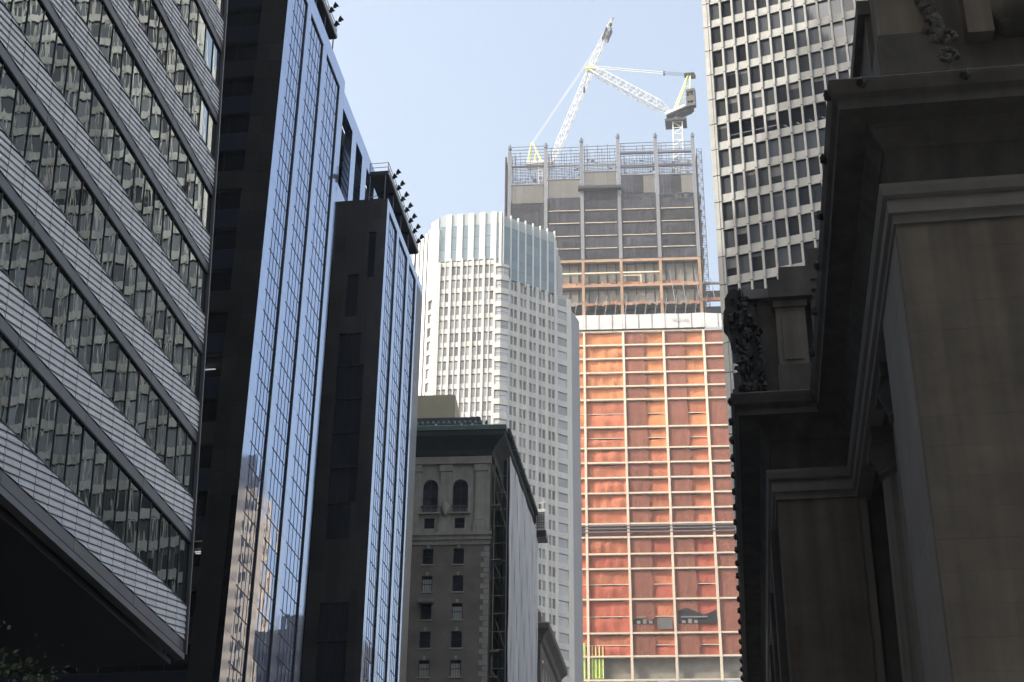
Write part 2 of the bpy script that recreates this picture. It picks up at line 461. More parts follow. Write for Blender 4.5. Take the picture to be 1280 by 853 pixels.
# ------------------------------------------------------------------ ground
mb = MB(); mb.poly([(-2500, -2500, 0), (2500, -2500, 0), (2500, 2500, 0), (-2500, 2500, 0)]); structure(mb, 'ground', M['earth'])
mb = MB(); mb.poly([(-20, -14, .004), (-1.2, -14, .004), (-1.2, 420, .004), (-20, 420, .004)]); structure(mb, 'road', M['asphalt'])
mb = MB(); mb.poly([(-300, -30, .008), (300, -30, .008), (300, -14, .008), (-300, -14, .008)]); structure(mb, 'cross_road', M['asphalt'])
mb = MB(); mb.wbox(-1.2, 4.4, -13, 400, 0, .14); structure(mb, 'right_pavement', M['pavement'])
mb = MB(); mb.wbox(-27, -20, -13, 400, 0, .14); structure(mb, 'left_pavement', M['pavement'])
mb = MB()
for i in range(40): mb.poly([(-10.7, i * 8, .012), (-10.55, i * 8, .012), (-10.55, i * 8 + 3, .012), (-10.7, i * 8 + 3, .012)])
structure(mb, 'lane_markings', M['paint'])

# ================================================================== banded tower (left)
def banded_tower():
    t = thing('banded_tower', 'tall glass tower at far left with pale diagonal-tiled bands between its window rows', 'tower', (-40, 50, 0))
    fr = Fr((-27, 0, 30), 90, W=(-.05, 0, 1))
    fr.D = Vector((1, 0, .05)).normalized()
    V0, V1 = 36.2, 71.2
    MOD = 1.4
    nm = int(round((V1 - V0) / MOD))
    zb = [24.97, 30.72, 36.3, 41.6, 46.75, 51.9, 57.1, 62.4, 67.8, 73.2]
    zb = [z - 30 for z in zb]
    HP = 1.72
    # core behind the skin, and the plain upper shaft
    mb = MB()
    mb.prism([fr.p(V1 - .3, zb[0] - .9, -.9), fr.p(10, zb[0] - .9, -.9), Vector((-90, 10, 24.1)), Vector((-90, V1 - .3, 24.1))],
             [fr.p(V1 - .3, 215, -.9), fr.p(10, 215, -.9), Vector((-90, 10, 245)), Vector((-90, V1 - .3, 245))])
    build(mb, 'core', M['black'], t)
    mb = MB(); mb.box(fr, 10, V1, 46, 215, -.89, 0); mb.box(fr, 10, V0, -5.9, 46, -.89, 0)
    build(mb, 'upper_cladding', M['ledge_metal'], t)
    # glass panes
    panes = []
    for i in range(len(zb) - 1):
        for k in range(nm):
            panes.append((V0 + k * MOD + .03, V0 + (k + 1) * MOD - .03, zb[i] + HP + .05, zb[i + 1] - .69, -.06, -.02))
    pieces('glass_pane', fr, panes, M['glass_band'], t, tilt=0.22)
    # mullions
    for k in range(nm + 1):
        u = V0 + k * MOD
        piece('mullion', fr, (u - .024, u + .024, zb[0] - .02, zb[-1], -.12, .02), M['dark_metal'], t)
    # ledges and sills
    for i, z in enumerate(zb[:-1]):
        for a in range(0, nm, 5):
            b = min(nm, a + 5)
            piece('ledge', fr, (V0 + a * MOD + .02, V0 + b * MOD - .02, z - .60, z - .07, -.1, .045), M['ledge_metal'], t)
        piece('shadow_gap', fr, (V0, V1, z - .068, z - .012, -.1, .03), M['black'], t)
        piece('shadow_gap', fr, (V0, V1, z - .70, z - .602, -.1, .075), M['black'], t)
        piece('sill', fr, (V0, V1, z + HP + .002, z + HP + .06, -.1, .09), M['dark_metal'], t)
    piece('edge_strip', fr, (V0, V1, zb[0] - 1.0, zb[0] - .705, -.3, .12), M['ledge_metal'], t)
    piece('corner_trim', fr, (V1 + .002, V1 + .12, zb[0] - .7, 46, -.2, .2), M['ledge_metal'], t)
    # terracotta tiles: shingle-tilted parallelograms, one row further up for every module along
    PITCH_T = HP / 5.5
    SL = PITCH_T / MOD
    shapes = {}
    def clip(poly, zlo, zhi):
        for lim, sg in ((zlo, 1), (zhi, -1)):
            out = []
            for i in range(len(poly)):
                a, b = poly[i], poly[(i + 1) % len(poly)]
                ia, ib = sg * (a[1] - lim) >= 0, sg * (b[1] - lim) >= 0
                if ia: out.append(a)
                if ia != ib:
                    tt = (lim - a[1]) / (b[1] - a[1]); out.append((a[0] + (b[0] - a[0]) * tt, lim))
            poly = out
            if len(poly) < 3: return None
        return poly
    g = .026
    for k in range(-1, 7):
        z0 = k * PITCH_T
        prm = lambda u, s: z0 + SL * u + s
        rows = [(0.0, .085), (PITCH_T * .3, .08), (PITCH_T * .62, .058), (PITCH_T - g * .6, .012)]
        mbt = MB()
        for (sa, da), (sb, db) in zip(rows, rows[1:]):
            q = clip([(g, prm(g, sa)), (MOD - g, prm(MOD - g, sa)), (MOD - g, prm(MOD - g, sb)), (g, prm(g, sb))], 0, HP)
            if not q: continue
            mbt.poly([fr.U * u + fr.W * z + fr.D * (da + (db - da) * (((z - z0 - SL * u) - sa) / (sb - sa))) for u, z in q])
        q = clip([(g, prm(g, -.0)), (MOD - g, prm(MOD - g, -.0)), (MOD - g, prm(MOD - g, .004)), (g, prm(g, .004))], 0, HP)
        if q and len(mbt.f):
            a = [(g, prm(g, 0)), (MOD - g, prm(MOD - g, 0))]
            if 0 <= a[0][1] and a[1][1] <= HP:
                mbt.poly([fr.U * a[0][0] + fr.W * a[0][1] + fr.D * .02, fr.U * a[1][0] + fr.W * a[1][1] + fr.D * .02,
                          fr.U * a[1][0] + fr.W * a[1][1] + fr.D * .085, fr.U * a[0][0] + fr.W * a[0][1] + fr.D * .085])
        if mbt.f:
            me = bpy.data.meshes.new('terracotta_tile'); me.from_pydata(mbt.v, [], mbt.f); me.materials.append(M['terracotta']); shapes[k] = (me, mbt)
    spots = []
    for z in zb[:-1]:
        for k in range(nm):
            for s in shapes:
                spots.append((s, fr.p(V0 + k * MOD, z, 0)))
    def vis(sp):
        d = sp[1] - CAM
        return d.length + (200 if sp[0] in (-1, 6) else 0) + (500 if sp[1].y < 44 + max(0, (sp[1].z - 42)) * .35 else 0)
    spots.sort(key=vis)
    for s, p in spots[:300]:
        o = bpy.data.objects.new('terracotta_tile', shapes[s][0]); COL.objects.link(o); o.parent = t; o.location = p - origin(t)
    mb = MB()
    for s, p in spots[300:]:
        n = len(mb.v); mb.v += [tuple(Vector(v) + p) for v in shapes[s][1].v]; mb.f += [tuple(n + i for i in f) for f in shapes[s][1].f]
    build(mb, 'terracotta_tile', M['terracotta'], t, kind='stuff')
    mb = MB(); mb.box(fr, V0, V1, zb[0] - .02, zb[-1], -.16, -.13)
    build(mb, 'backing_wall', M['black'], t)
    # soffit and recessed lobby
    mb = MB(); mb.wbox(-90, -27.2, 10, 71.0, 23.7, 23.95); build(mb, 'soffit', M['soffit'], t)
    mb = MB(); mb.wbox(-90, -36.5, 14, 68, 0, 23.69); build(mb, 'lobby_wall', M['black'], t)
    for k in range(9):
        mb = MB(); mb.wbox(-36.4, -35.9, 16 + k * 6, 16.5 + k * 6, 0, 23.6); build(mb, 'lobby_fin', M['soffit'], t)
banded_tower()

# ================================================================== dark glass tower and its wing
def glass_groups(t, fr, groups, ztop, zlow, row, npan, mat, tag_tilt, z_full):
    """recessed bands of panes between polished piers"""
    pan, tr = [], []
    nrow = int((ztop - zlow) / row)
    for a, b in groups:
        w = (b - a) / npan
        for j in range(nrow):
            z1 = ztop - j * row - .03
            for i in range(npan):
                pan.append((a + i * w + .02, a + (i + 1) * w - .02, z1 - row + .06, z1, -.16, -.12))
            tr.append((a, b, z1 - row, z1 - row + .065, -.2, -.095))
        for i in range(npan + 1):
            u = a + i * w
            piece('mullion', fr, (u - .02, u + .02, zlow, ztop, -.2, -.098), M['dark_metal'], t)
    pieces('glass_pane', fr, pan, mat, t, tilt=tag_tilt)
    pieces('transom', fr, tr, M['dark_metal'], t)

def dark_tower():
    t = thing('glass_tower', 'dark slab tower with blue mirror-glass strips on its street side and black end wall', 'tower', (-50, 105, 0))
    X = -32.4
    fr = Fr((X, 0, 0), 90)
    groups = [(94.8, 98.65), (99.75, 103.95), (105.15, 109.95)]
    ztop = 89.3
    mb = MB(); mb.wbox(-63.5, X - .45, 98.2, 111.5, 0, 90.9)
    build(mb, 'core', M['black'], t)
    glass_groups(t, fr, groups, ztop, 22, 1.76, 5, M['glass_blue'], 0.08, 0)
    # polished piers and the head band
    ed = [93.4] + [g for ab in groups for g in ab] + [111.55]
    for a, b in zip(ed[0::2], ed[1::2]):
        for j in range(26):
            z0 = j * 3.52 - 2.2
            if z0 + 3.5 < 15: continue
            piece('pier_panel', fr, (a + (.004 if a > 94 else 0), b - .004, z0, min(z0 + 3.5, ztop), -.45, 0), M['pier_mirror'], t)
    for a, b in ((93.4, 98.0), (98.0, 103.0), (103.0, 107.5), (107.5, 111.55)):
        piece('head_panel', fr, (a + .004, b - .004, ztop + .01, 91.05, -.45, .003), M['pier_mirror'], t)
    for a, b in groups:
        piece('reveal', fr, (b - .12, b + .002, 15, ztop, -.4, -.02), M['dark_metal'], t)
        piece('reveal', fr, (a, b, ztop - .14, ztop + .012, -.4, -.015), M['dark_metal'], t)
    # dark end wall facing the camera
    fs = Fr((-70, 93.4, 0), 0)          # u = x + 70
    e0, e1 = 30.6, 35.45               # window zone
    FL = 3.52
    holes = []
    nfl = 26
    for j in range(nfl):
        z = 91.0 - 2.6 - j * FL
        holes.append((18, e1, z - 1.85, z))
    mb = MB(); mb.wall(fs, 6.6, 37.58, 0, 91.05, -.6, 0, [h for h in holes if h[2] > 20])
    build(mb, 'end_wall', M['granite'], t)
    k = 0
    for j, h in enumerate(holes):
        if h[2] < 22: continue
        piece('spandrel_panel', fs, (18, e1 - .01, h[3] + .02, h[3] + FL - 1.9, .002, .03), M['navy_panel'] if j % 3 else M['granite'], t)
        for u in (24.0, 26.6, 29.3, 32.0, 33.7):
            piece('window_pane', fs, (u if u < 33 else u, (u + 2.6) if u < 29 else (u + 1.66 if u < 33.5 else e1 - .02), h[2] + .02, h[3] - .02, -.4, -.36), M['see_glass'], t, )
        for u in (29.25, 32.0, 33.69):
            piece('window_mullion', fs, (u - .04, u + .04, h[2], h[3], -.45, -.30), M['dark_metal'], t)
        mbi = MB(); mbi.box(fs, 18, e1 - .2, h[3] + .02, h[3] + .1, -4.6, -.61); build(mbi, 'office_ceiling', M['interior'], t)
        mbi = MB(); mbi.box(fs, 18, e1, h[2] - .1, h[2] - .02, -4.6, -.61); build(mbi, 'office_floor', M['black'], t)
    for u, z, kind in [(33.9, 52.92, 'h'), (35.2, 52.45, 'h'), (34.99, 45.93, 's'), (34.74, 39.71, 'h'), (34.83, 38.84, 'h'), (33.24, 83.32, 'h'), (31.64, 83.16, 'h'), (34.44, 86.37, 's'), (32.61, 79.55, 's')]:
        j = min(range(len(holes)), key=lambda q: abs((holes[q][2] + holes[q][3]) / 2 - z))
        z = min(max(z, holes[j][2] + .3), holes[j][3] - .15)
        if kind == 'h': piece('tube_light', fs, (u - .42, u + .42, z, z + .06, -1.9, -1.82), M['lamp'], t)
        else:
            mb = MB(); mb.tube(fs.p(u, z, -1.9), fs.p(u + .35, z - .4, -1.5), .04, 5); build(mb, 'tube_light', M['lamp'], t)
    # granite cladding slabs with open joints
    sl = []
    for r in range(24, 52):
        for q, (a, b) in enumerate(((35.47, 36.5), (36.52, 37.56))): sl.append((a, b, r * 1.76 + .01, min(r * 1.76 + 1.75, 91.0), .001, .02))
    pieces('granite_slab', fs, [q for q in sl if q[3] - q[2] > .1 and q[2] < 91], M['granite'], t)
    # ------------------------------------------------ second glass building beyond it
    w = thing('glass_block', 'lower dark glass block beyond the tall slab, with plant-room openings and floodlights on top', 'building', (-40, 126, 0))
    k = 1.0724
    Z = lambda z: (z - 1.7) * k + 1.7
    X2 = -27.8 * k
    fw = Fr((X2, 0, 0), 90)
    gr = [(112.75 * k, 116.1 * k), (116.95 * k, 120.75 * k), (121.6 * k, 124.75 * k)]
    zt = Z(77.2); YN = 111.9 * k; YE = 128.0 * k; zr = Z(78.05)
    XU = -32.4 * k
    mb = MB(); mb.wbox(XU + .45, X2 - .45, YN + .75, YE, 0, zr - .3); mb.wbox(-60, XU - 1.6, YN + .75, 139, 0, Z(89.8)); build(mb, 'core', M['black'], w)
    glass_groups(w, fw, gr, zt, 20, 1.66, 5, M['glass_blue'], 0.10, 0)
    ed = [YN] + [g for ab in gr for g in ab] + [YE]
    ye4 = 125.3 * k
    for i, (a, b) in enumerate(zip(ed[0::2], ed[1::2])):
        for j in range(28):
            z0 = j * 3.32 - 1.0
            if z0 + 3.3 < 14 or z0 > zt - .2: continue
            piece('pier_panel', fw, (a + .004, (b if i < 3 else ye4) - .004, z0, min(z0 + 3.3, zt), -.45, 0), M['pier_mirror'], w)
    piece('end_pier', fw, (ye4, YE, 10, zt, -.45, -.002), M['granite'], w)
    for a, b in ((YN, YN + 5), (YN + 5, YN + 10), (YN + 10, YE)):
        piece('head_panel', fw, (a + .004, b - .004, zt + .01, zr, -.45, .003), M['pier_mirror'], w)
    for a, b in gr:
        piece('reveal', fw, (b - .12, b + .002, 14, zt, -.4, -.02), M['dark_metal'], w)
        piece('reveal', fw, (a, b, zt - .14, zt + .012, -.4, -.015), M['dark_metal'], w)
    ff = Fr((XU, YN, 0), 0)
    hol = [(3.3, 4.0, Z(70.0), Z(74.6)), (1.5, 2.6, Z(66.2), Z(70.4))]
    for j in range(17):
        z = Z(64.6) - j * 3.32 - (2.2 if j > 5 else 0)
        if j in (6,): continue
        hol.append((1.15, 3.6 if j % 5 else 3.2, z - 3.24, z))
    mb = MB(); mb.wall(ff, 0, X2 - XU - .452, 0, zr, -.7, 0, hol); build(mb, 'end_wall', M['granite'], w)
    mb = MB(); mb.box(ff, X2 - XU - .45, X2 - XU - .006, 0, zr, -.4, -.0); build(mb, 'end_corner', M['granite'], w)
    for h in hol:
        n_ = 1 if h[1] - h[0] < 1.2 else 3
        w_ = (h[1] - h[0]) / n_
        for i in range(n_):
            piece('window_pane', ff, (h[0] + i * w_ + .03, h[0] + (i + 1) * w_ - .03, h[2] + .03, h[3] - .03, -.22, -.18), M['dark_glass'], w, tilt=.15)
        if n_ > 1:
            for i in (1, 2): piece('window_mullion', ff, (h[0] + i * w_ - .028, h[0] + i * w_ + .028, h[2], h[3], -.3, -.14), M['granite'], w)
    sl = []
    for r in range(14, 51):
        for a, b in ((.01, 1.13), (3.66, 4.28), (4.30, 4.91)):
            z = r * 1.66; z1 = min(z + 1.645, zr - .02)
            if z1 - z > .1 and not any(h[0] < b and h[1] > a and h[2] < z1 and h[3] > z for h in hol): sl.append((a, b, z, z1, .001, .02))
    pieces('granite_slab', ff, sl, M['granite'], w)
    # open plant-room storeys set back above it, with three tall dark openings
    fu = Fr((XU, 0, 0), 90)
    op = [(111.6 * k, 115.3 * k), (116.9 * k, 119.4 * k), (121.2 * k, 124.5 * k)]
    mb = MB(); mb.wall(fu, 111.56 * k, 129.0 * k, Z(72), Z(89.9), -.8, -.001, [(a, b, Z(79.8), Z(88.1)) for a, b in op])
    build(mb, 'plant_room_wall', M['pier_mirror'], w)
    for a, b in op:
        for j in range(9):
            piece('louver', fu, (a, b, Z(79.9) + j * .96, Z(79.9) + .7 + j * .96, -1.5, -1.2), M['granite'], w)
dark_tower()

# ------------------------------------------------ floodlight gantries on the roofs
def gantry(label, xi, xo, y0, y1, z, zroof, n):
    g = thing('floodlight_gantry', label, 'gantry', ((xi + xo) / 2, (y0 + y1) / 2, zroof), 'rooftop floodlight gantries')
    mb = MB(); mb.wbox(xi, xo, y0, y1, z, z + .12)
    nb = max(3, int((y1 - y0) / 3))
    for i in range(nb + 1):
        y = y0 + .05 + (y1 - y0 - .1) * i / nb
        mb.wbox(xi, xo, y - .08, y + .08, z - .3, z - .002)
    mb.wbox(xo - .12, xo, y0, y1, z - .28, z - .004); mb.wbox(xi, xi + .12, y0, y1, z - .28, z - .004)
    build(mb, 'walkway', M['navy_steel'], g)
    mb = MB()
    for i in range(nb + 1):
        y = y0 + .1 + (y1 - y0 - .2) * i / nb
        for x in (xi + .1, xo - .25): mb.tube((x, y, zroof - .3), (x, y, z - .01), .06, 6)
        if i < nb: mb.tube((xi + .1, y, zroof), (xi + .1, y + (y1 - y0) / nb, z - .1), .035, 4)
    build(mb, 'post', M['raw_steel'], g)
    mb = MB()
    for zz in (.55, 1.05): mb.tube((xo - .02, y0, z + zz), (xo - .02, y1, z + zz), .035, 5); mb.tube((xi + .02, y0, z + zz), (xi + .02, y1, z + zz), .03, 5)
    for i in range(nb + 1):
        y = y0 + .03 + (y1 - y0 - .06) * i / nb
        mb.tube((xo - .02, y, z), (xo - .02, y, z + 1.1), .03, 5); mb.tube((xi + .02, y, z), (xi + .02, y, z + 1.1), .03, 5)
    for zz in (.55, 1.05): mb.tube((xo - .02, y0 + .02, z + zz), (xi + .02, y0 + .02, z + zz), .03, 5)
    build(mb, 'handrail', M['raw_steel'], g)
    mb = MB(); mb.wbox(xo, xo + .1, y0, y1, z - .25, z + .14); build(mb, 'edge_channel', M['pale_post'], g)
    for i in range(n):
        y = y0 + .5 + (y1 - y0 - .8) * (i + .5) / n
        for q, (dx, dz) in enumerate(((.28, .5), (.62, 1.0))):
            mb = MB()
            mb.tube((xo + .03, y, z + .1), (xo + dx, y + .1, z + dz), .045, 5)
            c = Vector((xo + dx, y + .1, z + dz)); ax = Vector((.75, -.25, .45)).normalized()
            mb.tube(c - ax * .16, c + ax * .1, .14, 8, .26); mb.tube(c + ax * .1, c + ax * .17, .27, 8)
            mb.wbox(c.x - .2, c.x + .05, c.y - .12, c.y + .12, c.z - .24, c.z - .08)
            build(mb, 'floodlight', M['crane_dark'], g)
    return g
gantry('longer rooftop floodlight gantry on the lower glass block, lamps along its outer rail', -31.7, -29.86, 119.7, 134.3, 86.4, 83.6, 7)
gantry('rooftop floodlight gantry at the top edge of the tall black slab', -34.1, -32.4, 95.5, 107.6, 93.2, 91.05, 6)

# ================================================================== white octagonal tower
def white_tower():
    t = thing('white_tower', 'pale white octagonal office tower with a glazed crown in the middle distance', 'tower', (-52, 345, 0))
    ff = Fr((-52.14, 330, 0), 0)          # faces the camera
    rf = Fr((-51.73, 330, 0), 40)         # right face, in shade
    PIT = 3.84
    ztop = 205.9
    # body cores
    def pt(fr, u, d): q = fr.p(u, 0, d); return (q.x, q.y)
    plan = [pt(ff, -15.9, -.9), pt(ff, -1.0, -.9), pt(ff, .2, -.9), pt(rf, 2.2, -.9), pt(rf, 20.6, -.9), pt(rf, 20.7, -6), (-50, 356), (-70, 356), (-76, 342)]
    mb = MB(); mb.prism([(x, y, 0) for x, y in plan], [(x, y, 201.0) for x, y in plan]); build(mb, 'core', M['win_grey'], t)
    plan2 = [pt(ff, -15.5, -.6), pt(ff, -.2, -.6), pt(rf, .5, -.55), pt(rf, 16.2, -.55), pt(rf, 18.2, -5), pt(rf, 18.0, -20), (-70, 356), (-75.5, 341)]
    mb = MB(); mb.prism([(x, y, 201.0) for x, y in plan2], [(x, y, 216.5) for x, y in plan2]); build(mb, 'crown_core', M['crown_glass'], t)
    win, span, spanw = [], [], []
    nrow = 34
    # front face: five double-window bays between white piers
    u0, u1 = -15.4, -1.25
    bw = (u1 - u0) / 5
    for i in range(6):
        u = u0 + i * bw
        piece('pier', ff, (u - .30, u + .30, 60, ztop + (.9 if i else 0), -.7, .25), M['white_stone'], t)
        if i < 5: piece('pier', ff, (u + bw / 2 - .13, u + bw / 2 + .13, 60, ztop + .3, -.7, .05), M['white_stone'], t)
    for j in range(nrow):
        zb = 204.6 - (j + 1) * PIT
        for i in range(5):
            a = u0 + i * bw + .305; b = u0 + (i + 1) * bw - .305; mid = (a + b) / 2
            win += [(a, mid - .145, zb + 1.35, zb + PIT - .02, -.55, -.45), (mid + .145, b, zb + 1.35, zb + PIT - .02, -.55, -.45)]
            span.append((a, b, zb, zb + 1.34, -.6, -.12))
    for i in range(5):
        a = u0 + i * bw + .305; b = u0 + (i + 1) * bw - .305
        span.append((a, b, 204.62, 205.9, -.6, -.1))
    n1 = pieces('window', ff, win, M['win_grey'], t, limit=150, key=lambda b: -b[2])
    n2 = pieces('spandrel', ff, span, M['white_stone'], t, limit=150, key=lambda b: -b[2])
    # left of the front face: white flank with a single stack of windows, then the left chamfer
    lf = Fr(ff.p(-15.75, 0, -.05), -40)
    piece('flank_panel', ff, (-15.745, -15.41 - .345, 60, 216, -.8, .2), M['white_stone'], t)
    for a, b, top in ((-1.9, 0, 216), (-4.2, -3.4, 216)):
        piece('flank_panel', lf, (a, b - .01, 60, top, -.6, .15), M['white_stone'], t)
    winl, spl = [], []
    for j in range(nrow):
        zb = 196.0 - (j + 1) * PIT
        winl.append((-3.4, -1.91, zb + 1.3, zb + PIT, -.4, -.3)); spl.append((-3.4, -1.91, zb, zb + 1.29, -.5, -.02))
    for i in range(5):
        piece('crown_fin', lf, (-4.2 - i * 1.6, -2.9 - i * 1.6 - .25, 196 if i == 0 else 60, 217.6 - i * .6, -.3, .2), M['crown_white'], t)
    for i in range(2): piece('crown_fin', lf, (-3.2 + i * 1.65, -1.85 + i * 1.65 - .1, 196.1, 219.3, -.3, .22), M['crown_white'], t)
    pieces('window', lf, winl, M['win_grey'], t, limit=34)
    pieces('spandrel', lf, spl, M['white_stone'], t, limit=34)
    # corner turret with band windows wrapping the edge
    cf = Fr(ff.p(-.92, 0, .30), 0); cg = Fr(ff.p(.42, 0, .30), 32)
    wc, sc_, wd, sd = [], [], [], []
    for j in range(nrow):
        zb = 203.6 - (j + 1) * PIT
        wc.append((.02, 1.32, zb + 1.5, zb + PIT - .15, -.5, -.3)); sc_.append((0, 1.34, zb, zb + 1.48, -.6, 0)); sc_.append((0, 1.34, zb + 2.55, zb + 2.68, -.6, -.2))
        wd.append((.02, 2.05, zb + 1.5, zb + PIT - .15, -.6, -.3)); sd.append((0, 2.08, zb, zb + 1.48, -.7, 0)); sd.append((0, 2.08, zb + 2.55, zb + 2.68, -.6, -.2))
    pieces('window', cf, wc, M['win_pale'], t, limit=34); pieces('spandrel', cf, sc_, M['white_stone'], t, limit=40)
    pieces('window', cg, wd, M['win_pale'], t, limit=34); pieces('spandrel', cg, sd, M['white_stone'], t, limit=40)
    piece('turret_cap', cf, (-.02, 1.35, 203.62, 204.6, -.7, .05), M['white_stone'], t)
    piece('turret_cap', cg, (0.01, 2.1, 203.62, 204.4, -.7, .05), M['white_stone'], t)
    # right face
    v0, v1 = 2.3, 16.3
    bw = (v1 - v0) / 5
    for i in range(6):
        u = v0 + i * bw
        piece('pier', rf, (u - .34, u + .34, 60, 200.9, -.7, .2), M['white_stone'], t)
        if i < 5: piece('pier', rf, (u + bw / 2 - .12, u + bw / 2 + .12, 60, 200.3, -.7, 0), M['white_stone'], t)
    win, span = [], []
    for j in range(nrow):
        zb = 200.2 - (j + 1) * PIT
        for i in range(5):
            a = v0 + i * bw + .345; b = v0 + (i + 1) * bw - .345; mid = (a + b) / 2
            win += [(a, mid - .145, zb + 1.5, zb + PIT - .02, -.55, -.45), (mid + .145, b, zb + 1.5, zb + PIT - .02, -.55, -.45)]
            span.append((a, b, zb, zb + 1.48, -.6, -.1))
    pieces('window', rf, win, M['win_grey'], t, limit=48, key=lambda b: -b[2])
    pieces('spandrel', rf, span, M['white_stone'], t, limit=36, key=lambda b: -b[2])
    wb, sb = [], []
    for j in range(nrow):
        zb = 200.2 - (j + 1) * PIT
        wb.append((16.75, 19.6, zb + 1.5, zb + PIT - .1, -.5, -.35)); sb.append((16.73, 19.62, zb, zb + 1.48, -.6, -.05))
    pieces('window', rf, wb, M['win_pale'], t, limit=0); pieces('spandrel', rf, sb, M['white_stone'], t, limit=0)
    piece('pier', rf, (19.63, 20.9, 60, 200.5, -.7, .1), M['white_stone'], t)
    sf = Fr(rf.p(20.91, 0, .1), 78)
    piece('flank_panel', sf, (0, 6.5, 40, 197.5, -.6, 0), M['grey_flank'], t)
    # crown: white fins and glass strips in front
    cw = 15.3 / 5.25
    for i in range(6):
        u = -16.0 + .55 + i * cw
        piece('crown_fin', ff, (u + 1.25, min(u + 2.75, -.35) if i < 5 else -.2, 206.3, 220.4, -.65, -.1), M['crown_white'], t) if i < 5 else None
        a, b = (u - .1, u + 1.24)
        if i == 0: a = -15.6
        for k in range(4):
            zz = 206.4 + k * 3.5
            piece('crown_pane', ff, (a, min(b, -.3), zz, zz + 3.42, -.6, -.42), M['screen_glass'] if k == 3 else M['crown_glass'], t)
    piece('crown_fin', ff, (-.34, .3, 201, 220.2, -.8, -.05), M['crown_white'], t)
    # crown right: seven glazed bays
    bw = 15.6 / 7
    for i in range(8):
        u = .5 + i * bw
        piece('crown_fin', rf, (u - .12, u + .12, 200, 219.8, -.5, .12), M['crown_white'], t)
        if i < 7:
            for k in range(5):
                zz = 200.9 + k * 3.05
                piece('crown_pane', rf, (u + .125, u + bw - .125, zz, zz + 3.0, -.5, -.3), M['crown_glass'], t)
            piece('crown_pane', rf, (u + .125, u + bw - .125, 216.2, 219.3, -.5, -.32), M['screen_glass'], t)
    cr = Fr(rf.p(16.3, 0, -.05), 84)
    for i in range(4): piece('crown_fin', cr, (.1 + i * 2.2, 1.4 + i * 2.2, 200, 217.5 - i * 1.3, -.5, 0), M['crown_white'], t)
white_tower()

